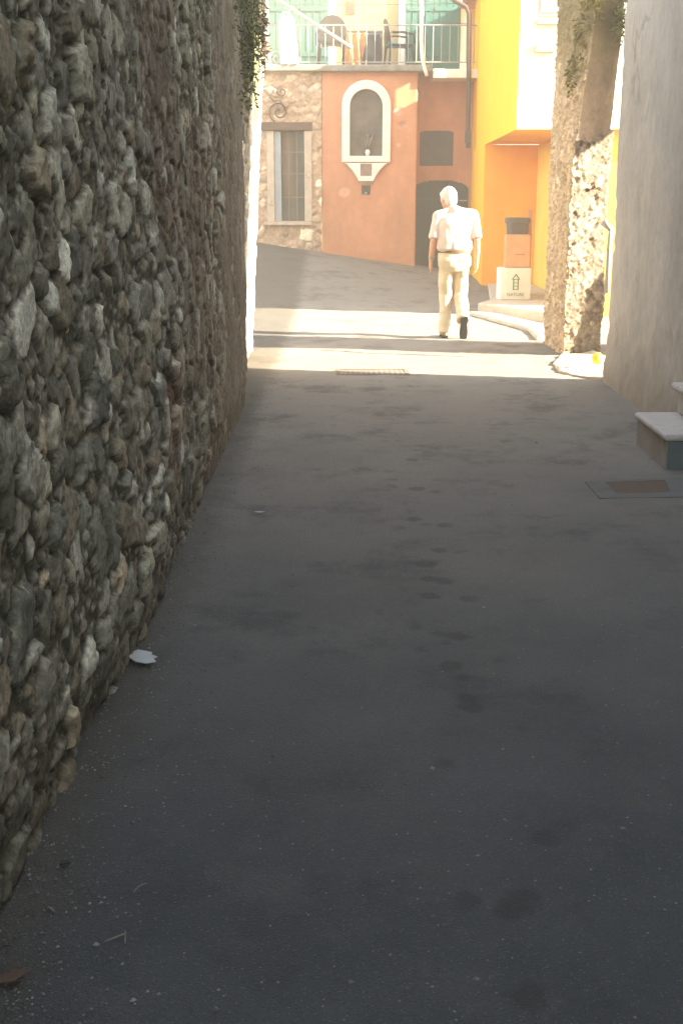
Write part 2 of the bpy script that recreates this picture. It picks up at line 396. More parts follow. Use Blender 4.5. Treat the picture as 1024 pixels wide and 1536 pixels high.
def asphalt():
    m, n, l, b = new_mat('worn_asphalt')
    tc = N(n, 'ShaderNodeTexCoord'); ob = tc.outputs['Object']
    sp = N(n, 'ShaderNodeSeparateXYZ'); l.new(ob, sp.inputs[0])
    def noise(sc, det=5., ro=.6, vec=ob):
        t = N(n, 'ShaderNodeTexNoise', Scale=sc, Detail=det, Roughness=ro); l.new(vec, t.inputs['Vector']); return t.outputs[0]
    def mr(v, a, b_, c=0., d=1.):
        q = N(n, 'ShaderNodeMapRange'); q.interpolation_type = 'SMOOTHSTEP'
        q.inputs[1].default_value = a; q.inputs[2].default_value = b_; q.inputs[3].default_value = c; q.inputs[4].default_value = d
        l.new(v, q.inputs[0]); return q.outputs[0]
    def mul(a, c):
        q = N(n, 'ShaderNodeMath', operation='MULTIPLY')
        for k, v in ((0, a), (1, c)):
            if isinstance(v, float): q.inputs[k].default_value = v
            else: l.new(v, q.inputs[k])
        return q.outputs[0]
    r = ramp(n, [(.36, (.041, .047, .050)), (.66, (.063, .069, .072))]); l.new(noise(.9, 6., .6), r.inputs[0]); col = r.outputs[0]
    # paler further up the lane: glare put into the colour, ragged edge
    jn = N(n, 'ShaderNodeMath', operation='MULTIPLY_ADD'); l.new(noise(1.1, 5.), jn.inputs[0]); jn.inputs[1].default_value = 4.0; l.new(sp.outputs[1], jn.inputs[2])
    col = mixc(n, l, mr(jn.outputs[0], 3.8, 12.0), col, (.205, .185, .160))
    # dust patches, grime by the wall
    col = mixc(n, l, mul(mr(noise(2.6, 7., .7), .50, .68), .38), col, (.086, .085, .081))
    col = mixc(n, l, mul(mr(noise(1.5, 8., .75), .50, .66), .6), col, (.028, .031, .033))
    wl = N(n, 'ShaderNodeMath', operation='MULTIPLY_ADD'); l.new(noise(7., 6., .7), wl.inputs[0]); wl.inputs[1].default_value = -.35; l.new(sp.outputs[0], wl.inputs[2])
    col = mixc(n, l, mul(mr(wl.outputs[0], -.72, -.92), .7), col, (.050, .046, .033))
    # aggregate: pale and dark grit
    vo = N(n, 'ShaderNodeTexVoronoi', Scale=170.); l.new(ob, vo.inputs['Vector'])
    gs = N(n, 'ShaderNodeSeparateColor'); l.new(vo.outputs['Color'], gs.inputs[0])
    dot = mul(mr(vo.outputs['Distance'], .42, .22), mr(gs.outputs[0], .80, .84))
    col = mixc(n, l, mul(dot, .8), col, (.15, .15, .145))
    dk = mul(mr(vo.outputs['Distance'], .5, .3), mr(gs.outputs[1], .6, .7))
    col = mixc(n, l, mul(dk, .5), col, (.025, .027, .028))
    v2 = N(n, 'ShaderNodeTexVoronoi', Scale=26.); l.new(ob, v2.inputs['Vector'])
    g2 = N(n, 'ShaderNodeSeparateColor'); l.new(v2.outputs['Color'], g2.inputs[0])
    spk = mul(mr(v2.outputs['Distance'], .11, .05), mr(g2.outputs[2], .72, .78))
    col = mixc(n, l, mul(spk, .75), col, (.26, .255, .24))
    # row of oil drips down the right of the lane
    bandx = N(n, 'ShaderNodeMath', operation='ABSOLUTE'); sx = N(n, 'ShaderNodeMath', operation='ADD'); l.new(sp.outputs[0], sx.inputs[0]); sx.inputs[1].default_value = -.42
    l.new(sx.outputs[0], bandx.inputs[0])
    v3 = N(n, 'ShaderNodeTexVoronoi', Scale=6.5); l.new(ob, v3.inputs['Vector'])
    g3 = N(n, 'ShaderNodeSeparateColor'); l.new(v3.outputs['Color'], g3.inputs[0])
    dn = N(n, 'ShaderNodeMath', operation='MULTIPLY_ADD'); l.new(noise(16., 5.), dn.inputs[0]); dn.inputs[1].default_value = .5; l.new(v3.outputs['Distance'], dn.inputs[2])
    drip = mul(mul(mr(dn.outputs[0], .66, .46), mr(g3.outputs[0], .25, .4)), mul(mr(bandx.outputs[0], .20, .09), mr(sp.outputs[1], 9.2, 7.2)))
    col = mixc(n, l, mul(drip, .5), col, (.016, .017, .017))
    l.new(col, b.inputs['Base Color'])
    b.inputs['Roughness'].default_value = .82; b.inputs['Specular IOR Level'].default_value = .3
    ad = N(n, 'ShaderNodeMath', operation='MULTIPLY_ADD'); l.new(vo.outputs['Distance'], ad.inputs[0]); ad.inputs[1].default_value = -1.2; l.new(noise(60., 6., .7), ad.inputs[2])
    bp = N(n, 'ShaderNodeBump', Strength=.9, Distance=.004); l.new(ad.outputs[0], bp.inputs['Height']); l.new(bp.outputs[0], b.inputs['Normal'])
    return m
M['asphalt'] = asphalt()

def haze(density):
    m = bpy.data.materials.new('summer_haze'); m.use_nodes = True; n = m.node_tree.nodes; n.clear()
    o = n.new('ShaderNodeOutputMaterial'); v = n.new('ShaderNodeVolumePrincipled')
    v.inputs['Color'].default_value = (.97, .86, .70, 1); v.inputs['Density'].default_value = density; v.inputs['Anisotropy'].default_value = .0
    m.node_tree.links.new(v.outputs[0], o.inputs['Volume'])
    b = MB().box(-205, 205, -205, 205, -1.5, 9.2).build('haze', m); b['kind'] = 'stuff'
haze(.0092)

# ------------------------------------------------------------------ street sheet (reaches the horizon)
xs = np.concatenate([[-200, -60, -20, -8], np.arange(-4, 4.01, .10), [8, 20, 60, 200]])
ys = np.concatenate([[-200, -60, -20, -6, -2, 0], np.arange(1.2, 26.0, .10), [30, 60, 200]])
XX, YY = np.meshgrid(xs, ys, indexing='ij')
ZZ = gz(XX, YY) + .008*fbm(XX*1.1, YY*1.1, 3, 3) + .004*fbm(XX*5, YY*5, 9, 2)
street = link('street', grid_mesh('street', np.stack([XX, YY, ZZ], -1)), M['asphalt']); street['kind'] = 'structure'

# ------------------------------------------------------------------ left rubble wall
wall = thing('stone_wall', 'tall old rubble stone retaining wall with lumpy cobbles along the left of the lane', 'stone wall', (-.78, 0, 0))
PAL = [(.21, .20, .145), (.28, .27, .205), (.15, .145, .105), (.38, .37, .295), (.20, .17, .115), (.225, .185, .125), (.15, .15, .118), (.25, .235, .17), (.33, .315, .245)]
MORT = (.068, .062, .041)
path = round_path([(-.765, -6), (-.77, 9.62), (-.93, 9.85), (-.985, 13.35), (-1.4, 13.6), (-4.0, 13.7)], .10)
s_near = 6 + np.concatenate([np.arange(-6, 1.6, .35)])
yy = [1.7]
while yy[-1] < 9.55: yy.append(yy[-1] + max(.0085, .0034*yy[-1]))
s_vals = np.concatenate([s_near, 6 + np.array(yy), np.arange(15.58, 19.9, .022), np.arange(19.95, 22.5, .3)])
z_vals = np.concatenate([np.arange(-.06, 3.35, .0115), np.arange(3.4, 4.9, .12)])
def left_hf(s, z):
    y = s - 6
    wz = sstep(7.3, 8.1, y + .5*fbm(z*1.2, y*.8, 31, 3))*sstep(9.75, 9.6, y)      # smoother rendered band
    nr, fr = y[:, 0] < 9.95, y[:, 0] > 9.65
    def part(rows, *a, **k):
        h_ = np.zeros(y.shape); c_ = np.full(y.shape + (3,), .1); h_[rows], c_[rows] = rubble(y[rows], z[rows], *a, **k); return h_, c_
    h, c = part(nr, 11, .138, PAL, MORT, .028, .78, 1.05, gap=.17, soft=.10, tilt=.6, var=.32, chip=.2)
    hm, cm = part(nr, 14, .075, PAL, MORT, .012, .6, 1.0, gap=.16, soft=.14, tilt=.6, var=.35, chip=.2)
    hs, cs_ = part(nr, 12, .032, PAL, MORT, .009, .5, 1.1)
    k1 = sstep(.020, .004, h); h = h + hm*k1; c = c*(1-k1[..., None]) + cm*k1[..., None]
    k2 = sstep(.016, .003, h); h = h + hs*(k2 + .15*(1-k2)); c = c*(1-.6*k2[..., None]) + cs_*.6*k2[..., None]
    # mortar smeared over the stones in patches
    sm = sstep(-.02, .30, fbm(y*2.3, z*2.0, 33, 4) + .10)*.85
    sm = np.maximum(sm*.45, sstep(.18, .5, fbm(y*1.1 + 7, z*1.0, 34, 4))*.85)
    ro = .5*fbm(y*22, z*22, 35, 4) + .5*fbm(y*60, z*60, 36, 3)
    h = h*(1 - .55*sm) + .014*sm + .006*ro*(.5 + sm)
    mc = np.array((.085, .077, .049))*(1 + .45*fbm(y*14, z*14, 37, 5))[..., None]
    c = c*(1 - .40*sm[..., None]) + mc*.40*sm[..., None]
    c = c*(1 + .34*fbm(y*45, z*45, 38, 3) + .3*ro)[..., None]*1.42
    h = h + .040*fbm(y*.9, z*.9, 40, 3)
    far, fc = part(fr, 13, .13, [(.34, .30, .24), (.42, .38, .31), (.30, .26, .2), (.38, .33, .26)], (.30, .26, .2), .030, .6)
    pl = .012*fbm(y*4, z*3, 44, 5); pc = np.array((.15, .118, .082))*(1 + .35*fbm(y*5, z*2.2, 45, 5))[..., None]
    h = h*(1-wz) + (pl + .022 + .25*h)*wz; c = c*(1 - .75*wz[..., None]) + pc*.75*wz[..., None]
    far = far*(1 - .6*sstep(10.8, 11.4, y))
    wf = sstep(9.7, 9.9, y); h = h*(1-wf) + far*wf; c = c*(1-wf[..., None]) + fc*wf[..., None]
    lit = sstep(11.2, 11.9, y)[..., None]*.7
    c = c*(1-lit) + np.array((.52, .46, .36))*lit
    # rust-brown run-off stains, moss towards the top, damp dirt at the foot
    st = sstep(.02, .5, fbm(y*.75 + 3.1, z*.35, 50, 4))*sstep(9.8, 9.3, y)
    st = st*(.5 + .5*sstep(2.5, 4.5, y))
    c = c*(1 - .7*st[..., None]) + np.array((.135, .092, .060))*.7*st[..., None]; h = h*(1 - .35*st)
    ru = np.exp(-((y-5.15 + .12*fbm(z*3, y, 52, 3))/.16)**2)*sstep(1.05, .85, z)*sstep(.15, .5, z)
    c = c*(1 - .6*ru[..., None]) + np.array((.17, .062, .028))*.6*ru[..., None]
    ms = sstep(.0, .45, fbm(y*1.3, z*1.2, 60, 5) + .55*(z-2.3))*(.25 + .75*sstep(5.5, 9, y))
    ms = ms*(.65 + .3*sstep(7.0, 9.0, y)); c = c*(1 - ms[..., None]) + np.array((.105, .105, .045))*ms[..., None]
    ft = sstep(.28, .02, z + .12*fbm(y*3, z*3, 61, 3))
    c = c*(1 - .5*ft[..., None]) + np.array((.075, .066, .040))*.5*ft[..., None]
    h = h - .03*sstep(.3, .0, z)*(y < 9.7)
    return h, c
def left_lean(s, z):
    k = sstep(9.6, 10.2, s - 6)*sstep(21, 19.6, s)
    return k*.056*np.clip(z, 0, 4), 0*z
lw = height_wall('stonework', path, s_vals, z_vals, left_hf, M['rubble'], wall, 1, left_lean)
lw.matrix_parent_inverse = MW(wall).inverted()
MB().box(-1.9, -1.02, -6, 13.0, -.1, 4.85).build('wall_core', M['slab'], wall, world=True)
cp = MB()
for k in range(24):
    y0 = -6 + k*.8
    cp.box(-1.5, -.86 + random.uniform(-.02, .03), y0, y0 + .78, 4.86, 4.98 + random.uniform(-.02, .02))
cp.build('coping', M['slab'], wall, bevel=.02, world=True)

# ------------------------------------------------------------------ foliage
def foliage(name, blobs, n, size, m, parent=None, droop=.5, seed=1, narrow=.35):
    rr = random.Random(seed); mb = MB()
    for _ in range(n):
        c, rad = rr.choice(blobs)
        d = Vector((rr.gauss(0, 1), rr.gauss(0, 1), rr.gauss(0, 1))).normalized()*rr.random()**.45
        p = Vector((c[0] + d.x*rad[0], c[1] + d.y*rad[1], c[2] + d.z*rad[2]))
        t = (Vector((rr.gauss(0, 1), rr.gauss(0, 1), rr.gauss(0, .7) - droop))).normalized()
        q = t.cross(Vector((rr.gauss(0, 1), rr.gauss(0, 1), rr.gauss(0, 1)))).normalized()
        up = t.cross(q); L = size*rr.uniform(.5, 1.5); W = L*narrow*rr.uniform(.6, 1.3)
        mid = p + t*L*.5 + up*L*.12
        mb.add([p, mid + q*W*.5, p + t*L - up*L*.08, mid - q*W*.5], [(0, 1, 2, 3)])
    me = bpy.data.meshes.new(name); me.from_pydata(mb.v, [], mb.f); return link(name, me, m, parent, world=True)
def plant(name, label, cat, base, blobs, n, size, m, seed, stems=6, droop=.5, group=None, narrow=.35):
    t = thing(name, label, cat, base, group=group)
    foliage('foliage', blobs, n, size, m, t, droop, seed, narrow)
    mb = MB(); rr = random.Random(seed + 5); b = Vector(base)
    for k in range(stems):
        c, rad = blobs[k % len(blobs)]; e = Vector(c) + Vector((rr.uniform(-.6, .6)*rad[0], rr.uniform(-.6, .6)*rad[1], rr.uniform(-.6, .6)*rad[2]))
        mid = (b + e)/2 + Vector((rr.uniform(-.05, .05), rr.uniform(-.05, .05), .06)); mb.tube([b, mid, e], .008, 5, .003)
    mb.build('stem', M['twig'], t, world=True)
    return t
plant('hanging_plant', 'mossy green creeper hanging on the upper far end of the rubble wall', 'creeper', (-.80, 10.1, 3.2),
      [((-.74, 9.7, 3.1), (.05, .6, .35)), ((-.72, 10.4, 2.95), (.06, .6, .4)), ((-.76, 9.0, 3.0), (.03, .5, .4)), ((-.73, 10.2, 2.6), (.03, .5, .35)), ((-.76, 9.3, 2.6), (.025, .5, .4)), ((-.71, 11.2, 3.0), (.05, .4, .4))], 2000, .042, M['leaf_a'], 3, 10, .9)
plant('dry_shrub', 'dry brownish weed on top of the sunlit wall end beside the terrace', 'weed', (-.84, 12.9, 3.0),
      [((-.80, 12.6, 3.35), (.07, .4, .25)), ((-.79, 12.9, 3.1), (.05, .3, .2))], 420, .05, M['dry_leaf'], 8, 8, .2)

# ------------------------------------------------------------------ right grey plastered house
house = thing('plastered_house', 'grey plastered house wall rising along the right side of the lane', 'house', (2.4, 9.5, 0))
pp = round_path([(2.37, 8.02), (2.40, 10.94), (7.5, 9.62)], .06)
sv = np.concatenate([np.arange(0, 3.3, .022), [3.4, 3.8, 4.6, 6, 8]])
def right_hf(s, z):
    h = .010*fbm(s*2.2, z*1.6, 70, 5) + .004*fbm(s*14, z*10, 71, 4) + .03*sstep(.5, 0, z + .15*fbm(s*3, z*3, 72, 3))
    c = np.array((.43, .395, .355))*(1 + .20*fbm(s*1.8, z*.9, 73, 6))[..., None]
    d = sstep(.0, .6, fbm(s*1.3 + 4, z*.9, 74, 5))[..., None]*.45
    c = c*(1-d) + np.array((.30, .275, .25))*d
    v = sstep(.1, .7, fbm(s*3.5, z*1.1, 75, 5))[..., None]*.3
    c = c*(1-v) + np.array((.33, .295, .26))*v
    f = (sstep(.95, .0, z + .45*fbm(s*2.2, z*2.2, 76, 5)))[..., None]*.75
    c = c*(1-f) + np.array((.22, .18, .14))*f
    chip = sstep(.16, .0, np.abs(s-2.93))*sstep(.05, .5, fbm(s*7, z*4, 77, 4))
    h = h - .035*chip; c = c*(1 - .25*chip[..., None])
    cr = sstep(.035, .0, np.abs(fbm(s*1.3, z*1.1, 78, 5)))*sstep(.1, .4, fbm(s*.9 + 3, z*.7, 79, 3))
    c = c*(1 - .35*cr[..., None]); h = h - .004*cr
    pa = sstep(.22, .30, fbm(s*1.1 + 8, z*1.0, 68, 5)); h = h + .004*pa; c = c*(1 + .10*pa[..., None])
    return h, c
o = height_wall('wall_render', pp, sv, np.concatenate([np.arange(-.06, 4.0, .025), np.arange(4.1, 7.5, .3), [7.5]]), right_hf, M['plaster_relief'], house, -1)
o.matrix_parent_inverse = MW(house).inverted()
bod = [(2.40, -8, -.1), (8, -8, -.1), (8, 9.40, -.1), (2.46, 10.86, -.1), (2.43, 8.03, -.1), (2.95, 8.03, -.1), (2.95, 6.9, -.1), (2.40, 6.9, -.1)]
MB().prism(bod, (0, 0, 7.55)).build('wall', mat('grey_render', (.29, .265, .235), (.22, .2, .18), 1.5, .9, .004, 30), house, world=True)
MB().prism([(2.2, -8, 7.46), (5.2, -8, 8.6), (8.2, -8, 7.46)], (0, 19.2, 0)).build('roof', M['roof'], house, world=True)
dr = MB().box(2.86, 2.93, 6.93, 8.0, .45, 2.6).build('door', M['wood_lintel'], house, bevel=.01, world=True)
MB().box(2.36, 2.95, 6.9, 8.03, 2.62, 4.2).build('door_head', M['plaster_relief'] if False else M['beige_riser'], house, world=True)
# steps to its door
st = thing('stone_steps', 'pale worn stone doorsteps with rounded nosing at the right edge', 'doorstep', (2.3, 7.6, 0))
def slab_round(x0, x1, y0, y1, z0, z1): return MB().box(x0, x1, y0, y1, z0, z1)
MB().box(1.998, 2.94, 7.25, 8.0, -.05, .172).build('riser', M['beige_riser'], st, bevel=.008, world=True)
MB().box(2.006, 2.94, 7.228, 7.248, -.05, .170).build('riser_face', M['teal_paint'], st, world=True)
slab_round(1.975, 2.94, 7.21, 8.012, .174, .218).build('tread', M['step_stone'], st, bevel=.016, world=True)
MB().box(2.255, 2.94, 7.3, 7.99, .221, .368).build('riser', M['step_stone'], st, bevel=.006, world=True)
slab_round(2.205, 2.94, 7.26, 8.005, .371, .422).build('tread', M['step_stone'], st, bevel=.02, world=True)
# white pipe on the far corner, with swan neck
pt = thing('drain_pipe', 'short white drain pipe with bent neck in the gap behind the grey house', 'drain pipe', (2.62, 12.2, 0))
MB().tube([P(917, 345, 12.4), P(915, 352, 12.35), P(913, 372, 12.3), P(911.5, 400, 12.3), P(909, 440, 12.3)], .026, 10).build('pipe', M['white_metal'], pt, smooth=True, world=True)
MB().tube([P(906, 332, 12.45), P(909, 338, 12.42), P(917, 346, 12.4)], .030, 10).build('neck', M['white_metal'], pt, smooth=True, world=True)
pt.location = (2.62, 12.2, 0)

# ------------------------------------------------------------------ ruined stone pier
pier = thing('stone_pier', 'ruined rubble stone pier with crumbling sunlit face at the alley corner', 'stone pier', (2.6, 13.2, 0))
pA, pB, pC, pD = (2.315, 12.65), (2.785, 12.87), (2.86, 13.75), (2.285, 13.80)
loop = [(2.6, 13.78), pD, pA, pB, pC, (2.6, 13.78)]
pp = round_path(loop, .05)
lsum = [0]
for a, b in zip(pp[:-1], pp[1:]): lsum.append(lsum[-1] + (b-a).length)
PL = [(.16, .13, .095), (.24, .205, .155), (.125, .095, .068), (.19, .155, .11), (.10, .078, .056)]
def pier_hf(s, z):
    h, c = rubble(s, z, 21, .075, PL, (.11, .085, .06), .022, 1.1, 1.5, gap=.05, soft=.12, tilt=.8)
    h2, c2 = rubble(s, z, 22, .022, PL, (.13, .10, .07), .010, 1.1, 1.6, soft=.2)
    h = h + h2*.9; c = .6*c + .4*c2
    # old brown render still clinging to the upper face
    ed = 2.22 + .16*fbm(s*5, z*2, 23, 5) + .12*fbm(s*14, z*14, 24, 3)
    k = sstep(-.02, .03, z - ed)*sstep(1.43, 1.50, s)
    h = h*(1-k) + (.052 + .010*fbm(s*5, z*5, 25, 5))*k
    rc = np.array((.16, .118, .08))*(1 + .7*fbm(s*4, z*2.5, 26, 6))[..., None]
    c = c*(1-k[..., None]) + rc*k[..., None]
    # left jamb: bounce light put in as a lighter, warmer tone
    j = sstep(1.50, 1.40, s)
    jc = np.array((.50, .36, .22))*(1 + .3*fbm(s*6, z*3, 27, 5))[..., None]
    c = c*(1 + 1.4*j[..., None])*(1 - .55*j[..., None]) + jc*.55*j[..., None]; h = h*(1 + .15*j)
    h = h + .03*fbm(s*1.5, z*1.8, 28, 4)
    g = sstep(2.5, 3.3, z + .35*fbm(s*4, z*2, 29, 4))[..., None]*.6
    c = c*(1-g) + np.array((.12, .11, .04))*g
    return h, c
def pier_lean(s, z):
    q = sstep(.9, 1.5, s)*sstep(2.1, 1.75, s)          # front-left arris drifts right towards the top
    return q*.16*sstep(1.6, 3.7, z) + sstep(1.9, 2.1, s)*sstep(3.0, 2.7, s)*.07*sstep(2.2, 3.0, z), 0*z
o = height_wall('stonework', pp, np.arange(0, lsum[-1], .014), np.concatenate([np.arange(-.06, 3.75, .014), np.arange(3.8, 4.3, .1)]), pier_hf, M['rubble_lit'], pier, -1, pier_lean)
o.matrix_parent_inverse = MW(pier).inverted()
MB().prism([(2.40, 12.85, 4.1), (2.85, 13.0, 4.1), (2.85, 13.7, 4.1), (2.38, 13.7, 4.1)], (0, 0, .2)).build('cap', M['slab'], pier, bevel=.03, world=True)
# unseen cut-out wall, added to shade the pier's top and lower right
def QZ(q, z, X=5.0): return (X, q - .2309*X, z)
al = [QZ(13.10, 3.42), QZ(13.62, 3.50), QZ(13.62, 2.05), QZ(13.40, 1.85), QZ(13.28, 1.2), QZ(13.16, -.1), QZ(14.4, -.1), QZ(14.4, 5.6), QZ(13.10, 5.6)]
MB().prism(al, (.35, -.35*.2309, 0)).build('pier_shade_blocker', M['slab'], pier, world=True)
plant('wall_weed', 'yellow-green weed tuft sprouting on the left side of the pier top', 'weed', (2.42, 12.9, 3.3),
      [((2.42, 12.85, 3.15), (.09, .2, .35)), ((2.36, 13.0, 2.8), (.06, .2, .25)), ((2.50, 12.8, 3.5), (.12, .2, .2))], 1100, .05, M['leaf_b'], 12, 8, .6)
plant('ivy_tuft', 'dark green ivy tuft hanging from the pier top against the grey house', 'ivy', (2.85, 12.85, 3.6),
      [((2.86, 12.72, 3.45), (.14, .12, .25)), ((2.78, 12.70, 3.3), (.12, .10, .22)), ((2.95, 12.75, 3.2), (.08, .1, .2))], 800, .055, M['leaf_a'], 14, 8, .7)
# footing stones
ks = thing('kerb_stone', 'rough pale footing stone at the base of the ruined pier', 'kerb stone', (2.45, 12.2, 0))
kb = MB()
kb.prism([(*G(829, 548).xy, -.05), (*G(838, 560).xy, -.05), (*G(866, 566).xy, -.05), (*G(903, 571).xy, -.05), (2.9, 12.1, -.05), (2.70, 12.85, -.05), (2.30, 12.62, -.05)], (0, 0, .075))
kb.blob('stone', M['kerb'], .018, 1, ks, lambda co: .026*fbm(co[:, 0]*6, co[:, 1]*6 + co[:, 2]*5, 300, 5))
ks.children[0].matrix_parent_inverse = MW(ks).inverted()
yb = MB().ball((0, 0, .05), .055, (1, .8, .95), 10, 8)
o = yb.build('plastic_bag', M['yellow_bag'], None, smooth=True); o.location = (*G(894, 558).xy, .075)
for v in o.data.vertices: v.co *= 1 + random.uniform(-.16, .16)
tag(o, 'small crumpled yellow plastic bag on the footing stone beside the grey house', 'plastic bag')

# ------------------------------------------------------------------ yellow house
yh = thing('yellow_house', 'bright yellow house with overhanging upper storey on the right', 'house', (3.5, 17, 0))
FY = 16.8; XL, XF = 2.335, 2.55; ZB = 2.50
def skew(x, y): return XL + (XF-XL)*(y-FY)/(24-FY)
# side wall (yellow) and cream front as separate renders
MB().prism([(XL, FY+.03, ZB), (2.539, 23.64, ZB), (2.539, 23.64, 5.25), (XL, FY+.03, 5.25)], (.06, 0, 0)).build('side_wall', M['yellow'], yh, world=True)
MB().box(XL, 8, FY, FY+.027, ZB, 5.25).build('front_wall', M['cream'], yh, world=True)
MB().prism([(XL+.02, FY+.03, ZB+.003), (8, FY+.03, ZB+.003), (8, 21.7, ZB+.003), (2.53, 21.7, ZB+.003)], (0, 0, .2)).build('soffit', M['peach'], yh, world=True)
MB().box(2.492, 3.4, 21.685, 21.698, -.1, ZB).build('back_wall', M['peach'], yh, world=True)
MB().prism([(2.478, 21.70, -.1), (2.57, 24.74, -.1), (2.57, 24.74, ZB-.004), (2.478, 21.70, ZB-.004)], (.25, .0, 0)).build('pillar', M['yellow'], yh, world=True)
MB().box(3.4, 8, 17.0, 24, -.1, ZB-.002).build('ground_storey', mat('warm_yellow_render', (.80, .50, .08), (.74, .44, .06), 2., .88, .002, 50), yh, world=True)
rfm = MB()
def yend(x): return 23.64 - .2309*(x-2.55)
for ya, yb_ in ((lambda x: FY-.12, yend), (lambda x: yend(x)+.16, lambda x: yend(x)+2.4)):  # split by an added slot for the sun; rear part shades the shutters
    for dz in (0,):
        v = [(x, ya(x), z) for x, z in ((2.30, 5.252), (5.2, 5.93), (8.1, 5.252))] + [(x, yb_(x), z) for x, z in ((2.30, 5.252), (5.2, 5.93), (8.1, 5.252))]
    MB().add(v, [(0, 1, 2), (3, 5, 4), (0, 3, 4, 1), (1, 4, 5, 2), (0, 2, 5, 3)]).build('roof', M['roof'], yh, world=True)
wf = MB().box(*[P(806, 40, FY).x, P(806, 40, FY).x + .75], FY-.016, FY-.002, 3.9, 5.0).build('window', M['stone_frame'], yh, bevel=.01, world=True)
MB().box(P(809, 40, FY).x, P(809, 40, FY).x + .6, FY-.026, FY-.018, 3.95, 4.95).build('shutter', M['blue_grey'], wf)
bpy.context.view_layer.update()
for c in wf.children: c.matrix_parent_inverse = MW(wf).inverted()
MB().box(P(804, 30, FY).x, P(804, 30, FY).x + .85, FY-.05, FY-.002, 3.80, 3.87).build('sill', M['stone_frame'], yh, bevel=.01, world=True)
MB().box(P(801, 72, FY).x, P(801, 72, FY).x + .28, FY-.05, FY-.002, 3.46, 3.56).build('ledge', M['stone_frame'], yh, bevel=.01, world=True)
MB().box(4.1, 5.0, 16.96, 16.997, 1.0, 1.72).build('window', M['panel_dark'], yh, bevel=.01, world=True)

MB().prism([(2.545, 23.77, ZB), (2.57, 24.76, ZB), (2.57, 24.76, 5.25), (2.545, 23.77, 5.25)], (.25, -.058, 0)).build('rear_wall', M['yellow'], yh, world=True)  # set back to leave the added sun slot
MB().prism([(2.55, 23.643, ZB), (2.60, 23.643, ZB), (2.60, 23.766, ZB), (2.55, 23.766, ZB)], (0, 0, 1.42)).build('sun_slot_block', M['yellow'], yh, world=True)  # added filler that crops the sun patch cast through the slot
# doorstep platform in front of the recess
pf = thing('stone_platform', 'low pale stone platform carrying the boxes under the yellow overhang', 'platform', (2.6, 17.5, 0))
pb = [(1.98, 17.65, -.05), (2.30, 17.0, -.05), (2.75, 16.1, -.05), (3.38, 16.1, -.05), (3.38, 21.68, -.05), (2.60, 21.68, -.05), (2.25, 18.3, -.05)]
MB().prism(pb, (0, 0, .185)).build('slab', M['kerb'], pf, bevel=.02, world=True)
MB().prism([(1.80, 17.35, -.05), (2.18, 16.95, -.05), (2.70, 15.2, -.05), (2.66, 14.25, -.05), (2.28, 14.1, -.05), (2.33, 15.1, -.05), (1.95, 16.7, -.05)], (0, 0, .10)).build('ramp', M['kerb'], pf, bevel=.03, world=True)

# boxes and bin
def carton(name, label, x, y, z, wx, wy, wz, m, rz):
    t = thing(name, label, 'box', (x, y, z), rz)
    MB().box(-wx/2, wx/2, -wy/2, wy/2, 0, wz).build('carton', m, t, bevel=.012)
    MB().box(-wx/2+.01, -.004, -wy/2+.01, wy/2-.01, wz+.001, wz+.006).build('flap', m, t)
    MB().box(.004, wx/2-.01, -wy/2+.01, wy/2-.01, wz+.001, wz+.006).build('flap', m, t)
    return t
wb = carton('cardboard_box', 'white cardboard box printed with a green arrow at the bottom of the stack', 2.585, 18.35, .135, .455, .36, .46, M['white_card'], R(3))
ink = MB(); y0 = -.186
def rect(x0, x1, z0, z1): ink.box(x0, x1, y0, y0+.004, z0, z1)
ax = .0
for a, b in (((-.055, .30), (0, .375)), ((.055, .30), (0, .375))):
    p, q = Vector((a[0], y0, a[1])), Vector((b[0], y0, b[1])); ink.tube([p, q], .007, 4)
rect(-.055, -.030, .296, .308); rect(.030, .055, .296, .308)
rect(-.042, -.026, .145, .305); rect(.026, .042, .145, .305)
for zz in (.150, .198, .245, .295): rect(-.028, .028, zz, zz+.009)
ink.build('arrow_print', M['green_ink'], wb)
cu = bpy.data.curves.new('lettering', 'FONT'); cu.body = 'NATURE'; cu.size = .068; cu.align_x = 'CENTER'; cu.extrude = .001
to = bpy.data.objects.new('tmp', cu); COL.objects.link(to); bpy.context.view_layer.update()
tm = bpy.data.meshes.new_from_object(to.evaluated_get(bpy.context.evaluated_depsgraph_get())); bpy.data.objects.remove(to)
o = link('lettering', tm, M['green_ink'], wb); o.location = (0, y0+.002, .055); o.rotation_euler = (R(90), 0, 0)
bb = carton('cardboard_box', 'orange-brown cardboard box on top of the white box', 2.63, 18.42, .605, .37, .34, .465, M['cardboard'], R(-4))
MB().box(-.03, .10, -.1745, -.171, .185, .193).build('tape_mark', M['wood_lintel'], bb)
bn = thing('refuse_bin', 'dark grey tapered bin standing behind the stacked boxes', 'bin', (2.72, 19.1, .135))
MB().loft([((0, 0, 0), .125, .15), ((0, 0, .9), .145, .18), ((0, 0, 1.10), .165, .20)], 24, 5).build('body', M['bin_plastic'], bn, bevel=.01)
MB().loft([((0, 0, 1.10), .185, .215), ((0, 0, 1.165), .185, .215), ((0, 0, 1.18), .17, .20)], 24, 5).build('rim', M['bin_plastic'], bn)
sk = MB().box(0, .07, 0, .05, 0, 1.30).build('timber_offcut', M['cardboard'], None, bevel=.004); sk.location = (2.885, 19.15, .135)
tag(sk, 'upright brown timber offcut standing beside the dark bin', 'timber')

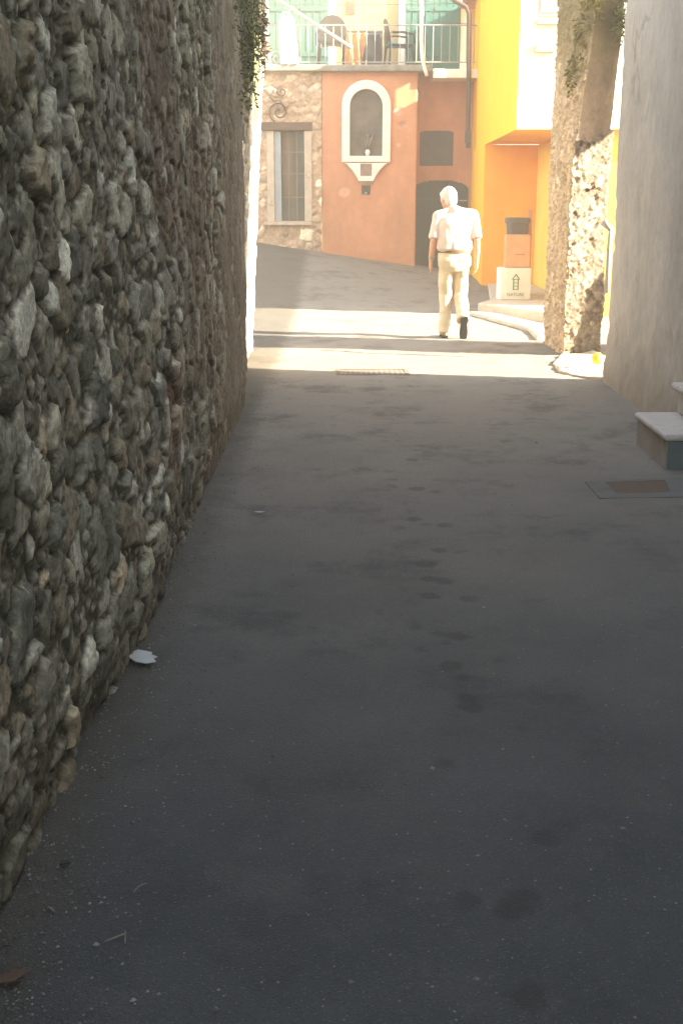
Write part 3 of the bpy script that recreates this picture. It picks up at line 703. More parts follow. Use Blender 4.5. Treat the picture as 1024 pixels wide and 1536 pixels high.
# ------------------------------------------------------------------ orange terrace house
oh = thing('terrace_house', 'terracotta and stone house with a balcony terrace closing the lane', 'house', (0, 24, 0))
OY = 24.0
def arch_in(cx, hw, z0, zc, rise):
    def f(s, z, off): 
        x = s + off; return (np.abs(x-cx) < hw) & (z > z0) & (z < zc + rise*np.sqrt(np.clip(1-((x-cx)/hw)**2, 0, 1)))
    return f
def plain_relief(base, seed, amp=.006, patches=()):
    def f(s, z):
        h = amp*fbm(s*2.5, z*2.5, seed, 5) + amp*.4*fbm(s*12, z*12, seed+1, 3)
        c = np.array(base)*(1 + .24*fbm(s*1.1, z*.8, seed+2, 6) + .12*fbm(s*6, z*1.5, seed+8, 5))[..., None]
        d = sstep(1.5, .2, z + .6*fbm(s*1.5, z, seed+3, 4))[..., None]*.25
        c = c*(1-d) + np.array(base)*np.array((.78, .80, .80))*d
        for (ps, pz, pr, pcol, dh) in patches:
            k = sstep(pr*1.15, pr*.75, np.hypot(s-ps, (z-pz)*1.2) + pr*.3*fbm(s*9, z*9, seed+4, 3))
            h = h + dh*k; c = c*(1-k[..., None]) + np.array(pcol)*k[..., None]
        return h, c
    return f
TER = (.50, .225, .115)
niche = arch_in(.47, .36, 2.33, 3.27, .36)
off = -.37
pat = [(P(516, 288, OY).x-off, ZY(288, OY), .11, (.56, .31, .19), -.012), (P(598, 167, OY).x-off, ZY(167, OY), .08, (.55, .31, .20), -.02),
       (P(603, 187, OY).x-off, ZY(187, OY), .07, (.36, .20, .13), -.03), (P(598, 217, OY).x-off, ZY(217, OY), .05, (.58, .36, .25), -.015)]
o = height_wall('wall', [(off, OY), (1.44, OY), (1.46, OY+.7)], np.arange(0, 2.5, .03), np.arange(-.1, 4.0, .03), plain_relief(TER, 80, .007, pat),
                M['orange'], oh, 1, None, lambda s, z: ~niche(s, z, off)); o.matrix_parent_inverse = MW(oh).inverted()
# stone part with window opening
ST = [(.46, .33, .22), (.52, .40, .28), (.40, .28, .18), (.55, .44, .32), (.43, .29, .18)]
wx0, wx1, wz0, wz1 = -1.30, -.70, 1.16, 2.84
soff = -3.6
def stone_hf(s, z):
    h, c = rubble(s, z, 90, .17, ST, (.40, .27, .17), .028, .75, 1.2); h2, c2 = rubble(s, z, 91, .06, ST, (.40, .27, .17), .012, .7)
    return h + .6*h2, .7*c + .3*c2
o = height_wall('stone_facing', [(soff, OY-.005), (off, OY-.005)], np.arange(0, 3.24, .02), np.arange(-.1, 4.0, .02), stone_hf, M['rubble_lit'], oh, 1, None,
                lambda s, z: ~((s+soff > wx0) & (s+soff < wx1) & (z > wz0) & (z < wz1))); o.matrix_parent_inverse = MW(oh).inverted()
wn = MB().ring([(wx0-.13, OY-.045, wz0), (wx1+.13, OY-.045, wz0), (wx1+.13, OY-.045, wz1), (wx0-.13, OY-.045, wz1)],
               [(wx0+.01, OY-.045, wz0+.01), (wx1-.01, OY-.045, wz0+.01), (wx1-.01, OY-.045, wz1), (wx0+.01, OY-.045, wz1)], (0, .25, 0)).build('window', M['stone_frame'], oh, bevel=.008, world=True)
def sub(o, par): o.parent = par; o.matrix_parent_inverse = MW(par).inverted(); return o
sub(MB().box(wx0-.22, wx1+.14, OY-.09, OY+.1, wz1+.005, wz1+.16).build('lintel', M['wood_lintel'], None, bevel=.015), wn)
sub(MB().box(wx0-.2, wx1+.13, OY-.12, OY+.1, wz0-.065, wz0-.004).build('sill', M['stone_frame'], None, bevel=.01), wn)
sub(MB().box(wx0, wx1, OY+.20, OY+.23, wz0, wz1).build('pane', M['pane_dark'], None), wn)
gl = MB()
for x in (-1.02, -.86): gl.box(x-.012, x+.012, OY+.15, OY+.18, wz0+.02, wz1)
for z in (1.62, 2.06, 2.46): gl.box(wx0+.16, wx1, OY+.14, OY+.149, z-.012, z+.012)
sub(gl.build('glazing_bars', mat('brown_bars', (.26, .19, .12), (.2, .145, .09), 6.), None), wn)
sub(MB().box(wx0+.015, wx0+.14, OY-.01, OY+.14, wz0+.015, wz1-.01).build('shutter', M['blue_grey'], None, bevel=.006), wn)
sub(MB().box(wx0+.17, wx0+.36, OY+.155, OY+.172, wz0+.5, wz1-.02).build('curtain', mat('rust_curtain', (.22, .13, .09), (.15, .10, .07), 4., stretch=(6, 1, .4)), None), wn)
# recessed bay with door and shutter panel
RY = 24.7
dcx = P(660, 300, RY).x; dhw = .56
door_in = arch_in(dcx, dhw, -.2, 1.76, .19); wcx = P(654, 225, RY).x
win_in = arch_in(wcx, .33, 2.22, 2.84, .05)
roff = 1.40
o = height_wall('bay_wall', [(roff, RY), (2.75, RY)], np.arange(0, 1.36, .02), np.arange(-.1, 4.0, .02), plain_relief((.46, .20, .105), 95, .005), M['orange'], oh, 1, None,
                lambda s, z: ~(door_in(s, z, roff) | win_in(s, z, roff))); o.matrix_parent_inverse = MW(oh).inverted()
MB().box(wcx-.4, wcx+.4, RY+.06, RY+.10, 2.15, 2.95).build('blind_window', M['panel_dark'], oh, world=True)
dd = MB().box(dcx-.62, dcx+.62, RY+.10, RY+.15, -.1, 2.05).build('door', M['door_dark'], oh, world=True)
hb = MB()
for k in range(5): hb.box(dcx-.5+k*.22, dcx-.485+k*.22, RY+.09, RY+.101, .3, 1.9)
hb.box(dcx-.55, dcx+.55, RY+.085, RY+.101, 1.56, 1.60)
sub(hb.build('battens', M['panel_dark'], None), dd)
sub(MB().tube([P(688, 301, RY), P(700, 301, RY)], .014, 6).build('door_bar', M['white_metal'], None), dd)
# terrace slab, upper storey
MB().box(-4.2, 1.70, 23.82, 26.6, 3.90, 4.02).build('terrace_slab', M['slab'], oh, bevel=.025, world=True)
MB().box(-4.2, 1.45, 24.02, 26.5, 3.7, 3.898).build('slab_beam', M['slab'], oh, world=True)
MB().box(1.72, 2.56, 23.9, 26.6, 3.79, 3.95).build('balcony_slab', M['white_trim'], oh, bevel=.012, world=True)
MB().box(1.45, 2.70, 24.72, 26.6, 3.5, 3.785).build('slab_beam', mat('terracotta_soffit', TER, None, 2.), oh, world=True)
UY = 25.7
MB().box(-4.5, 3.2, UY, UY+.3, 3.95, 7.5).build('upper_wall', M['creamyellow'], oh, world=True)
MB().prism([(-4.6, 25.2, 7.5), (-4.6, 27.5, 8.2), (-4.6, 27.6, 7.5)], (8, 0, 0)).build('roof', M['roof'], oh, world=True)
MB().box(-4.5, 3.2, 26.05, 30, -.1, 7.4).build('rear_block', M['creamyellow'], oh, world=True)
def shutters(x0, x1, n):
    fr = MB().box(x0-.13, x1+.13, UY-.045, UY-.002, 4.03, 6.5).build('shutter_frame', M['white_trim'], oh, bevel=.008, world=True)
    wd = (x1-x0)/n
    for k in range(n):
        a, b = x0+k*wd+.008, x0+(k+1)*wd-.008
        mb = MB().box(a, b, UY-.085, UY-.047, 4.06, 6.42)
        for q in range(1, 4): mb.box(a+(b-a)*q/4-.006, a+(b-a)*q/4+.006, UY-.093, UY-.086, 4.1, 6.38)
        for zz in (4.35, 5.2, 6.1): mb.box(a+.02, b-.02, UY-.105, UY-.094, zz, zz+.07)
        sub(mb.build('shutter', M['green_shutter'], None, bevel=.004), fr)
shutters(-1.45, -.25, 2); shutters(P(607, 50, UY).x, P(690, 50, UY).x, 2)
MB().box(P(519, 10, UY).x, P(532, 10, UY).x, UY-.012, UY-.001, ZY(22, UY), ZY(1, UY)).build('vent', M['wood_lintel'], oh, world=True)
dp = thing('downpipe', 'brown rain downpipe in the corner against the yellow house', 'downpipe', (2.5, 23.9, 0))
MB().tube([P(672, -6, 23.9), P(684, 2, 23.9), P(699, 11, 23.85), P(703, 20, 23.85), P(703, 60, 23.85), P(702.5, 140, 23.85), P(701, 205, 23.85), P(702, 222, 23.85)], .045, 10).build('pipe', M['iron'], dp, smooth=True, world=True)
MB().box(P(697, 195, 23.85).x, P(706, 195, 23.85).x, 23.80, 23.9, ZY(214, 23.85), ZY(196, 23.85)).build('bracket', M['iron'], dp, bevel=.01, world=True)

# shrine niche on the terracotta wall
sh = thing('wall_shrine', 'white arched shrine niche with a dark painting on the terracotta wall', 'shrine', (.47, OY, 2.3))
def arch_loop(hw, z0, zc, y, n=24):
    return [(.47-hw, y, z0), (.47+hw, y, z0)] + [(.47+hw*math.cos(math.pi*k/n), y, zc+hw*math.sin(math.pi*k/n)) for k in range(n+1)]
MB().ring(arch_loop(.465, 2.27, 3.295, OY-.07), arch_loop(.31, 2.385, 3.285, OY-.07), (0, .10, 0)).build('frame', M['white_trim'], sh, bevel=.012, world=True)
MB().prism(arch_loop(.35, 2.34, 3.28, OY+.05), (0, .02, 0)).build('painting', M['painting'], sh, world=True)
br = [(.47-.42, 2.255), (.47-.36, 2.22), (.47-.26, 2.12), (.47-.18, 2.00), (.47-.14, 1.92), (.47+.14, 1.92), (.47+.18, 2.0), (.47+.26, 2.12), (.47+.36, 2.22), (.47+.42, 2.255)]
MB().prism([(x, OY-.06, z) for x, z in br], (0, .07, 0)).build('bracket', M['white_trim'], sh, bevel=.006, world=True)
MB().box(.47-.10, .47+.10, OY-.068, OY-.061, 2.03, 2.225).build('plaque', mat('faded_relief', (.30, .20, .15), (.2, .13, .10), 12., .9, .004, 20), sh, world=True)
MB().box(.47-.11, .47+.11, OY-.064, OY-.0605, 2.015, 2.24).build('plaque_border', M['slab'], sh, world=True)
MB().prism([(.47-.15, OY-.035, 1.915), (.47+.15, OY-.035, 1.915), (.47+.09, OY-.02, 1.85), (.47-.09, OY-.02, 1.85)], (0, .04, 0)).build('corbel', mat('ochre_corbel', (.36, .22, .11), None, 6.), sh, world=True)
MB().box(.47-.085, .47+.085, OY-.016, OY-.0085, 1.67, 1.84).build('cavity', M['panel_dark'], sh, world=True)  # dark plate painted as the shade inside the hole
vs = thing('flower_vase', 'small vase of pale faded flowers standing inside the shrine niche', 'vase', (.50, OY-.0, 2.39))
MB().loft([((0, -.02, 0), .03, .03), ((0, -.02, .06), .05, .045), ((0, -.02, .11), .03, .03)], 12).build('vase', M['white_trim'], vs, smooth=True)
fl = MB()
for k in range(18):
    a = random.uniform(0, 6.28); r = random.uniform(.0, .12); fl.tube([(0, -.02, .09), (r*math.cos(a), -.02 + .25*r*math.sin(a), .2 + .2*k/18)], .012, 5); fl.ball((r*math.cos(a), -.02 + .25*r*math.sin(a), .2 + .2*k/18), random.uniform(.016, .028), (1, .6, 1), 6, 5)
fl.build('flowers', mat('faded_flowers', (.20, .15, .12), (.10, .085, .06), 9., lo=.4, hi=.6), vs, smooth=True)
lb = MB().ball((0, 0, 0), .026, (1, .8, 1), 10, 8).build('lamp_bulb', M['white_metal'], None, smooth=True); lb.location = (.475, OY-.03, 1.69)
tag(lb, 'small pale unlit bulb in the cavity below the shrine', 'bulb')

# iron scroll bracket on the stone part
isc = thing('iron_scroll', 'curly wrought iron scroll bracket above the window of the stone part', 'bracket', (-1.15, OY-.08, 3.2))
def spiral(cx, cz, r0, r1, a0, turns, n=36):
    return [(cx + (r0+(r1-r0)*k/n)*math.cos(a0+turns*2*math.pi*k/n), OY-.07, cz + (r0+(r1-r0)*k/n)*math.sin(a0+turns*2*math.pi*k/n)) for k in range(n+1)]
c0 = P(419, 168, OY); c1 = P(423, 138, OY)
MB().tube(spiral(c0.x, c0.z, .03, .20, R(30), 1.6), .013, 6).build('scroll', M['iron'], isc, smooth=True, world=True)
MB().tube(spiral(c1.x, c1.z, .02, .11, R(200), -1.3), .011, 6).build('scroll', M['iron'], isc, smooth=True, world=True)
MB().tube([P(404, 146, OY-.07), P(412, 152, OY-.07), P(420, 150, OY-.07), P(430, 170, OY-.07)], .011, 6).build('stem', M['iron'], isc, smooth=True, world=True)

# railing
rl = thing('balcony_railing', 'thin white metal railing along the terrace edge', 'railing', (0, 23.9, 4.02))
rx0, rx1, ry = -1.75, 2.52, 23.93
zt = 4.72
MB().tube([(rx0, ry, zt), (rx1, ry, zt)], .016, 6).build('top_rail', M['white_metal'], rl, world=True)
MB().tube([(rx0, ry, 4.07), (rx1, ry, 4.07)], .012, 6).build('bottom_rail', M['white_metal'], rl, world=True)
x = rx0 + .05
bal = MB().tube([(0, 0, 0), (0, 0, .66)], .0075, 6).mesh('baluster'); bal.materials.append(M['white_metal'])
while x < rx1:
    b = bpy.data.objects.new('baluster', bal); COL.objects.link(b); b.location = (x, ry, 4.06); b.parent = rl; b.matrix_parent_inverse = MW(rl).inverted(); x += .155
po = P(415, 88, 23.88)
MB().tube([(po.x + (.02+.16*k/30)*math.cos(k*.42), 23.88, po.z + (.02+.16*k/30)*math.sin(k*.42)) for k in range(31)], .022, 6).build('ornament', M['white_metal'], rl, smooth=True, world=True)
dg_ = MB().tube([P(411, -4, 23.8), P(470, 35, 23.8), P(528, 72, 23.8)], .032, 8).build('awning_pole', M['white_metal'], None, smooth=True)
tag(dg_, 'long white pole slanting down across the balcony', 'pole')
wp = MB().tube([P(631, -8, 23.8), P(632, 20, 23.8), P(631.5, 60, 23.8), P(633, 88, 23.8), P(637, 104, 23.8), P(640, 114, 23.8)], .035, 8).build('white_post', M['white_trim'], None, smooth=True)
tag(wp, 'upright white post beside the right balcony shutters', 'post')
for py, lab in ((7, 'upper thin clothes line strung across the balcony'), (37, 'lower thin clothes line strung across the balcony')):
    a, b, c = P(400, py-1, 23.95), P(545, py+1.5, 23.95), P(703, py-2, 23.95)
    pts = [a.lerp(b, t)*(1-t) + b.lerp(c, t)*t for t in [k/10 for k in range(11)]]
    tag(MB().tube(pts, .006, 5).build('clothes_line', M['panel_dark'], None), lab, 'clothes line', 'clothes lines over the balcony')

# balcony furniture
def chair(label, loc, rz, group=None):
    t = thing('plastic_chair', label, 'chair', loc, rz, group)
    MB().box(-.25, .25, -.24, .24, .41, .445).build('seat', M['dark_plastic'], t, bevel=.02)
    n = 14; outer = []; inner = []
    bk = MB()
    for i in range(n+1):
        a = math.pi*i/n; x, z = .28*math.cos(a), .62 + .30*math.sin(a)
        outer.append((x, .23 + .05*math.sin(a), z))
    pts = [(.28, .22, .43)] + outer + [(-.28, .22, .43)]
    bk.prism(pts, (0, .02, 0)); bk.build('backrest', M['dark_plastic'], t, bevel=.008)
    for sx in (-1, 1):
        MB().tube([(sx*.27, .22, .64), (sx*.285, 0, .645), (sx*.275, -.22, .62), (sx*.265, -.24, .44)], .022, 8).build('armrest', M['dark_plastic'], t, smooth=True)
        for sy in (-1, 1): MB().tube([(sx*.22, sy*.21, .42), (sx*.26, sy*.25, 0)], .026, 8, .020).build('leg', M['dark_plastic'], t)
    return t
c1 = chair('dark grey rounded plastic chair left of the cloth-covered table on the balcony', (P(497, 100, 24.5).x, 24.5, 4.022), R(185), 'plastic chairs on the balcony')
c2 = dup(c1, (P(598, 100, 24.75).x, 24.75, 4.022), R(100), 'dark plastic chair right of the balcony table with turquoise cloth on it')
cy = MB()
ng = 8
for i in range(ng):
    pass
cyg = np.array([[(P(582 + 12*i/9, 60, 24.55).x, 24.52 + .05*j, 4.48 + .02*math.sin(i*1.3+j) + .015*math.cos(j*2.)) for j in range(6)] for i in range(10)])
o = link('folded_cloth', grid_mesh('folded_cloth', cyg), M['cyan']); sm = o.modifiers.new('t', 'SOLIDIFY'); sm.thickness = .05
tag(o, 'small turquoise folded cloth lying on the right balcony chair', 'cloth')
tb = thing('patio_table', 'dark patio table standing on the balcony between two chairs', 'table', (.95, 24.6, 4.022))
MB().box(-.50, .28, -.3, .3, .62, .66).build('tabletop', M['panel_dark'], tb, bevel=.01)
MB().box(-.49, .27, -.29, -.26, .52, .618).build('apron', M['panel_dark'], tb)
for sx in (-.44, .22):
    for sy in (-.25, .25): MB().box(sx-.03, sx+.03, sy-.03, sy+.03, 0, .615).build('leg', M['panel_dark'], tb)
tb.location.x = P(553, 80, 24.6).x
uu, vv = np.meshgrid(np.linspace(0, 1, 24), np.linspace(0, 1, 18), indexing='ij')
cx0, cx1 = P(517, 80, 24.25).x, P(551, 80, 24.25).x
gx = cx0 + (cx1-cx0)*uu + .03*(1-vv)*np.sin(uu*5); gzz = 4.03 + .60*vv + .0*uu; gy = 24.27 - .05*(1-vv) + .035*np.sin(uu*17 + vv*2)*(1-.5*vv)
o = link('orange_cloth', grid_mesh('orange_cloth', np.stack([gx, gy, gzz], -1)), M['orange_cloth']); sm = o.modifiers.new('t', 'SOLIDIFY'); sm.thickness = .012
tag(o, 'faded orange cloth hanging over the front of the balcony table', 'cloth')
bx = MB().prism([(P(541, 97, 24.2).x, 24.2, 4.022), (P(573, 97, 24.2).x, 24.2, 4.022), (P(570, 55, 24.2).x, 24.2, 4.60), (P(551, 55, 24.2).x, 24.2, 4.60)], (0, .12, 0)).build('black_panel', M['dark_plastic'], None, bevel=.01)
tag(bx, 'black tapering panel leaning upright in front of the balcony table', 'panel')
# white sheet over the railing
uu, vv = np.meshgrid(np.linspace(0, 1, 26), np.linspace(0, 1, 40), indexing='ij')
sx0, sx1 = P(417, 60, 23.85).x, P(441, 60, 23.85).x
hw = .5*(1 - .5*sstep(.7, 1, vv)**2 + .12*(1-vv))
gx = (sx0+sx1)/2 + (uu-.5)*2*hw*(sx1-sx0) + .07*(1-vv); gzz = 4.02 + .93*vv; gy = 23.87 - .05*(1-vv) + .03*np.sin(uu*13+vv*1.5)
o = link('white_sheet', grid_mesh('white_sheet', np.stack([gx, gy, gzz], -1)), M['white_cloth']); sm = o.modifiers.new('t', 'SOLIDIFY'); sm.thickness = .02
tag(o, 'white sheet hung over the left end of the balcony railing', 'sheet')

# ------------------------------------------------------------------ street ironwork
dg = thing('drain_grate', 'worn flat drain grate set across the sunlit strip of the lane', 'drain grate', (.3, 11.5, 0))
a, b = G(504, 563), G(611, 554)
MB().ring([(a.x, a.y, -.02), (b.x, a.y, -.02), (b.x, b.y, -.02), (a.x, b.y, -.02)], [(a.x+.04, a.y+.04, -.02), (b.x-.04, a.y+.04, -.02), (b.x-.04, b.y-.04, -.02), (a.x+.04, b.y-.04, -.02)], (0, 0, .027)).build('frame', M['grate'], dg, world=True)
mb = MB(); x = a.x+.05
while x < b.x-.06: mb.box(x, x+.026, a.y+.045, b.y-.045, -.02, .0045); x += .05
mb.build('bars', M['grate'], dg, world=True)
mh = thing('inspection_cover', 'rusty rectangular inspection cover in a pale cement surround', 'manhole cover', (1.68, 6.6, 0))
def quad(pts, z): return [(*G(px, py, z).xy, z) for px, py in pts]
out_q = quad([(876, 729), (898, 754), (1040, 752), (1022, 722)], -.02); in_q = quad([(906, 730), (924, 747), (1004, 745), (996, 727)], -.02)
MB().ring(out_q, in_q, (0, 0, .027)).build('surround', M['concrete'], mh, bevel=.003, world=True)
MB().prism([(x, y, -.02) for x, y, z in in_q], (0, 0, .025)).build('lid', M['rust'], mh, world=True)

# ------------------------------------------------------------------ litter
def scrap(name, label, cat, px, py, pts, m, th=.003, rz=0, curl=.01, group=None):
    c = G(px, py); n = len(pts)
    me = MB().prism([(x, y, curl*math.sin(9*x+5*y)+curl) for x, y in pts], (0, 0, th)).build(name, m, None)
    me.location = (c.x, c.y, .008); me.rotation_euler = (0, 0, rz); return tag(me, label, cat, group)
scrap('paper_scrap', 'torn pale grey paper scrap lying by the foot of the rubble wall', 'paper scrap', 216, 995,
      [(-.05, .06), (-.02, .075), (.005, .055), (.03, .035), (.028, .015), (.05, -.01), (.035, -.018), (.045, -.05), (.01, -.052), (-.03, -.02), (-.052, .02)], M['paper'], .003, R(8), .012)
scrap('dry_leaf', 'curled brown dry leaf in the bottom left corner of the lane', 'leaf', 14, 1478,
      [(-.045, -.008), (-.02, .014), (.0, .012), (.012, .02), (.034, .012), (.045, .0), (.026, -.009), (.01, -.02), (-.012, -.013), (-.03, -.017)], M['dry_leaf'], .002, R(15), .012)
scrap('pale_leaf', 'tiny pale leaf on the asphalt halfway up the lane', 'leaf', 389, 772, [(-.03, 0), (-.005, .012), (.03, .004), (.005, -.012)], M['paper'], .003, R(-10), .006)
scrap('dark_scrap', 'small black flattened scrap on the asphalt near the wall foot', 'scrap', 97, 1300, [(-.012, -.006), (-.004, .009), (.011, .008), (.013, -.006), (.0, -.01)], M['sole'], .005, R(20), .002)
def twig(label, pts, r=.0022):
    w_ = [G(*p) for p in pts]; c = sum(w_, Vector())/len(w_)
    o = MB().tube([(p.x-c.x, p.y-c.y, .006+.003*(i % 2)) for i, p in enumerate(w_)], r, 6, r*.7).build('twig', M['twig'], None, smooth=True)
    o.location = (c.x, c.y, 0); tag(o, label, 'twig', 'twigs on the asphalt')
twig('pale snapped twig bent at a right angle on the near asphalt', [(158, 1416), (172, 1412), (186, 1405), (188.5, 1403), (188, 1418)], .0026)
twig('thin pale twig lying slanted on the asphalt beyond the snapped one', [(201, 1341), (208, 1335), (214, 1330), (221, 1330)])
twig('short stubby pale twig lying close to the wall foot', [(72, 1364), (78, 1368), (82, 1370)], .003)
# loose grit along the lane: nobody could count it
mb = MB(); rr = random.Random(4)
for k in range(2600):
    y = 2.0 + 9*rr.random()**1.6
    x = -.78 + (abs(rr.gauss(0, .16)) if rr.random() < .7 else rr.uniform(0, 3.0)); 
    if x > 2.2: continue
    r = rr.uniform(.0018, .0050)*(1.8 if rr.random() < .05 else 1); z = .006
    q = [Vector((rr.uniform(.6, 1.3)*r*math.cos(a), rr.uniform(.6, 1.3)*r*math.sin(a), 0)) for a in (0, 1.3, 2.5, 3.9, 5.1)]
    c = Vector((x, y, z)); mb.add([c+p for p in q] + [c+Vector((0, 0, r*.8))], [(0,1,5),(1,2,5),(2,3,5),(3,4,5),(4,0,5)])
gr = mb.build('grit', mat('mixed_grit', (.26, .25, .23), (.05, .05, .048), 9., .9, lo=.42, hi=.62), None); gr['kind'] = 'stuff'

# ------------------------------------------------------------------ walking man
PX, PY = 1.325, 14.42
man = None
def fold(sv_, amp, sc):
    def f(co):
        return amp*fbm(co[:, 0]*sc[0] + co[:, 1]*sc[1]*1.3 + 5, co[:, 2]*sc[2] + co[:, 1]*3, sv_, 3)
    return f
EL, WL = Vector((-.246, -.03, 1.13)), Vector((-.27, .045, .895))
ER, WR = Vector((.254, -.04, 1.13)), Vector((.268, .03, .90))
SL, SR = Vector((-.185, .045, 1.40)), Vector((.20, .045, 1.395))
HIPL, KNL, ANL = Vector((-.085, .0, .90)), Vector((-.085, .06, .50)), Vector((-.098, -.0, .085))
HIPR, KNR, ANR = Vector((.088, .0, .90)), Vector((.085, .07, .505)), Vector((.105, -.20, .225))
b = MB()
b.loft([((0, 0, .86), .13, .09), ((0, 0, 1.0), .155, .10), ((0, .01, 1.15), .15, .10), ((0, .03, 1.30), .17, .10), ((0, .045, 1.40), .15, .085), ((-.03, .06, 1.45), .07, .06), ((-.045, .075, 1.50), .056, .06), ((-.06, .09, 1.55), .054, .06)], 20)
# head turned a little to the left and bowed
hc = Vector((-.075, .105, 1.605)); hr = Matrix.Rotation(R(28), 3, 'Z') @ Matrix.Rotation(R(-14), 3, 'X') @ Matrix.Scale(1.09, 3)
def H(x, y, z): return hc + hr @ Vector((x, y, z))
b.ball(hc, .098, (.80, .98, 1.06), 18, 14, hr); b.ball(H(0, .035, -.045), .07, (.82, .85, .95), 14, 10, hr)
b.ball(H(0, .045, -.095), .035, (1, 1, .7), 10, 8, hr); b.ball(H(0, .105, -.028), .017, (.8, 1.1, 1.4), 8, 8, hr)
b.ball(H(0, .088, -.068), .020, (1.3, .6, .5), 8, 6, hr)
for sx in (-1, 1):
    b.ball(H(sx*.080, -.005, -.02), .030, (.35, .75, 1.15), 10, 8, hr)
    b.ball(H(sx*.033, .088, .008), .016, (1.2, .5, .7), 8, 6, hr)
for s_, e_, w_, sg in ((SL, EL, WL, -1), (SR, ER, WR, 1)):
    b.loft([(s_, .055, .055), (s_.lerp(e_, .5), .047, .05), (e_, .041, .043), (e_.lerp(w_, .3), .043, .044), (e_.lerp(w_, .8), .032, .031), (w_, .027, .032)], 14)
    b.ball(s_, .06); b.ball(e_, .043)
    pd = (w_ - e_).normalized()*.35 + Vector((0, .12, -.8)); pd.normalize()
    pal = w_ + pd*.085
    b.loft([(w_, .024, .031), (w_ + pd*.03, .022, .038), (w_ + pd*.08, .019, .044), (w_ + pd*.095, .017, .042)], 12)
    for k, (L, fy) in enumerate(((.072, .033), (.080, .012), (.074, -.010), (.058, -.031))):
        k0 = w_ + pd*.088 + Vector((0, fy, 0)); inn = Vector((-sg, 0, 0))
        k1 = k0 + (pd + inn*.15).normalized()*L*.5; k2 = k1 + (pd + inn*.55).normalized()*L*.32; k3 = k2 + (pd*.7 + inn*.9).normalized()*L*.26
        b.tube([k0 - pd*.02, k0, k1, k2, k3], .0095, 8, .0075); b.ball(k3, .0078)
    t0 = w_ + pd*.03 + Vector((0, .032, 0)); t1 = t0 + Vector((-sg*.012, .028, -.028)); t2 = t1 + Vector((-sg*.010, .006, -.030))
    b.tube([t0, t1, t2], .011, 8, .009); b.ball(t2, .009)
for h_, k_, a_ in ((HIPL, KNL, ANL), (HIPR, KNR, ANR)):
    b.loft([(h_, .08, .085), (h_.lerp(k_, .5), .068, .072), (k_, .052, .055), (k_.lerp(a_, .3), .05, .055), (k_.lerp(a_, .85), .034, .036), (a_, .034, .036)], 14); b.ball(k_, .054)
man = b.blob('person', M['skin'], .0075, 2)
man.location = (PX, PY, 0)
tag(man, 'elderly white-haired man in white shirt and khaki trousers walking away up the lane', 'person')
# shirt
b = MB()
b.loft([((0, -.005, 1.022), .192, .125), ((0, -.012, 1.045), .212, .146), ((0, -.01, 1.10), .212, .148), ((0, .0, 1.2), .215, .142), ((0.005, .02, 1.30), .222, .135), ((.005, .038, 1.38), .215, .115), ((-.005, .05, 1.425), .165, .095), ((-.028, .065, 1.465), .088, .078), ((-.04, .073, 1.492), .066, .070)], 28, 2.35)
for s_, e_, sg in ((SL, EL, -1), (SR, ER, 1)):
    b.loft([(s_ + Vector((-sg*.05, 0, .005)), .085, .082), (s_ + Vector((sg*.005, 0, -.02)), .083, .088), (s_.lerp(e_, .45), .076, .086), (s_.lerp(e_, .86), .071, .084), (s_.lerp(e_, .94), .070, .083)], 18)
for s_ in (SL, SR): b.loft([(Vector((-.035, .062, 1.455)), .06, .07), (Vector((-.035, .062, 1.44)).lerp(s_, .5) + Vector((0, 0, .022)), .06, .075), (s_ + Vector((0, 0, .012)), .072, .078)], 14); b.ball(s_ + Vector((0, 0, .005)), .078)
b.ball(SL + Vector((.05, 0, -.09)), .115, (1, .8, 1)); b.ball(SR + Vector((-.05, 0, -.09)), .115, (1, .8, 1))
b.blob('shirt', M['shirt'], .010, 3, man, fold(201, .019, (8, 3, 4.0)))
MB().loft([((-.037, .070, 1.478), .073, .076), ((-.046, .078, 1.512), .066, .070)], 20).blob('collar', M['shirt'], .008, 2, man)
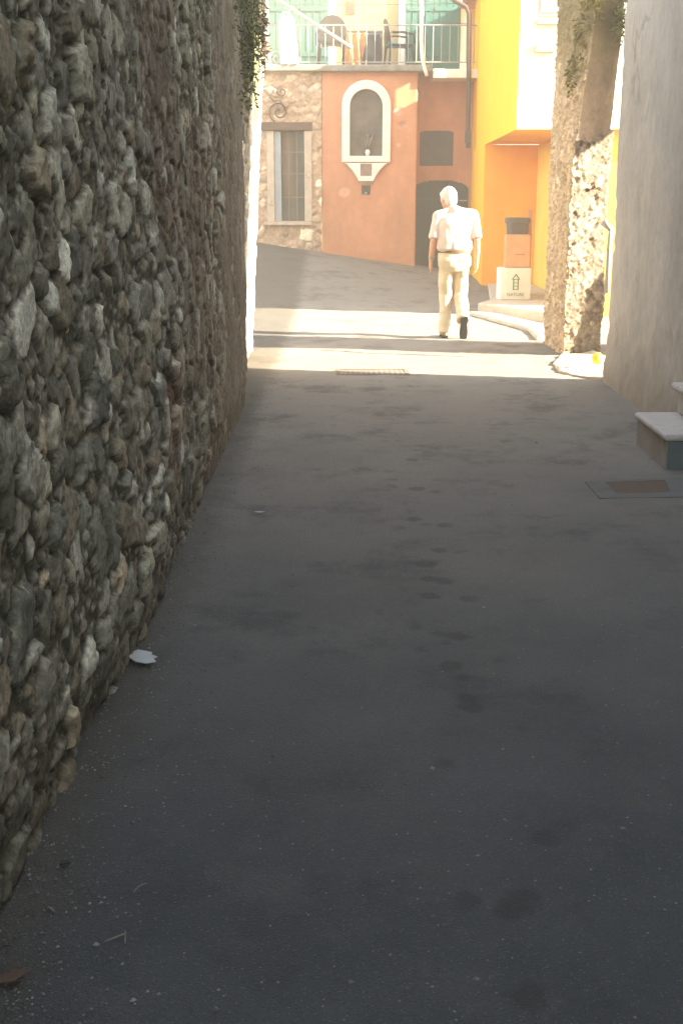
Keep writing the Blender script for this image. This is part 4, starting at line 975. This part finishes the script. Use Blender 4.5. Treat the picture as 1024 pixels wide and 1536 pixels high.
# trousers
b = MB()
b.loft([((0, 0, 1.015), .178, .118), ((0, -.005, .96), .188, .132), ((0, -.012, .90), .196, .140), ((0, -.008, .84), .192, .130), ((0, 0, .79), .17, .115)], 24, 2.3)
b.loft([(HIPL, .098, .12), (HIPL.lerp(KNL, .4), .093, .108), (KNL, .078, .086), (KNL.lerp(ANL, .45) + Vector((0, -.015, 0)), .075, .084), (ANL + Vector((0, -.015, .06)), .070, .082), (ANL + Vector((0, -.02, -.025)), .072, .088)], 18)
b.loft([(HIPR, .098, .12), (HIPR.lerp(KNR, .4), .094, .108), (KNR, .080, .088), (KNR.lerp(ANR, .45) + Vector((0, -.0, -.015)), .080, .088), (KNR.lerp(ANR, .85), .078, .088), (KNR.lerp(ANR, 1.02), .078, .088)], 18)
b.ball(KNL, .08); b.ball(KNR, .082)
b.blob('trousers', M['trouser'], .010, 3, man, fold(205, .018, (7, 6, 8)))
MB().ring([(.197*math.cos(2*math.pi*k/28), .140*math.sin(2*math.pi*k/28)-.006, .990) for k in range(28)], [(.172*math.cos(2*math.pi*k/28), .112*math.sin(2*math.pi*k/28)-.006, .990) for k in range(28)], (0, 0, .026)).build('belt', M['belt'], man, smooth=False)
# shoes: left flat, right on its toe with the sole showing
def shoe(at, rot):
    mr = Matrix.Rotation(rot, 3, 'X'); at = Vector(at)
    def T(x, y, z): return at + mr @ Vector((x, y, z))
    u = MB(); u.loft([(T(0, -.075, .045), .036, .038), (T(0, -.03, .05), .040, .046), (T(0, .05, .042), .045, .036), (T(0, .12, .034), .047, .026), (T(0, .18, .026), .036, .017)], 16); u.ball(T(0, -.06, .06), .045)
    up = u.blob('shoe', M['shoe'], .008, 2, man)
    so = MB(); prof = [(-.036, -.11), (-.043, -.07), (-.036, -.01), (-.046, .07), (-.048, .12), (-.034, .19), (0, .205), (.034, .19), (.048, .12), (.046, .07), (.036, -.01), (.043, -.07), (.036, -.11), (0, -.122)]
    so.prism([T(x, y, -.006) for x, y in prof], mr @ Vector((0, 0, .020)))
    o = so.build('sole', M['sole'], up); return up
shoe((-.098, .02, .008), R(0)); shoe((.112, -.215, .165), R(-72))
# hair: short and white round the back and sides
b = MB(); b.ball(H(0, -.014, .022), .103, (.83, .97, 1.0), 20, 14, hr); b.ball(H(0, -.045, -.028), .075, (.98, .8, .9), 14, 10, hr)
b.ball(H(0, .05, .055), .062, (1.05, .8, .7), 14, 10, hr)
b.blob('hair', M['hair'], .007, 1, man, lambda co: .005*fbm(co[:, 0]*60, co[:, 2]*40 + co[:, 1]*30, 210, 2))
wd = (WL-EL).normalized()
MB().tube([WL - wd*.055, WL - wd*.035], .038, 14).build('wristband', M['white_metal'], man, smooth=False)
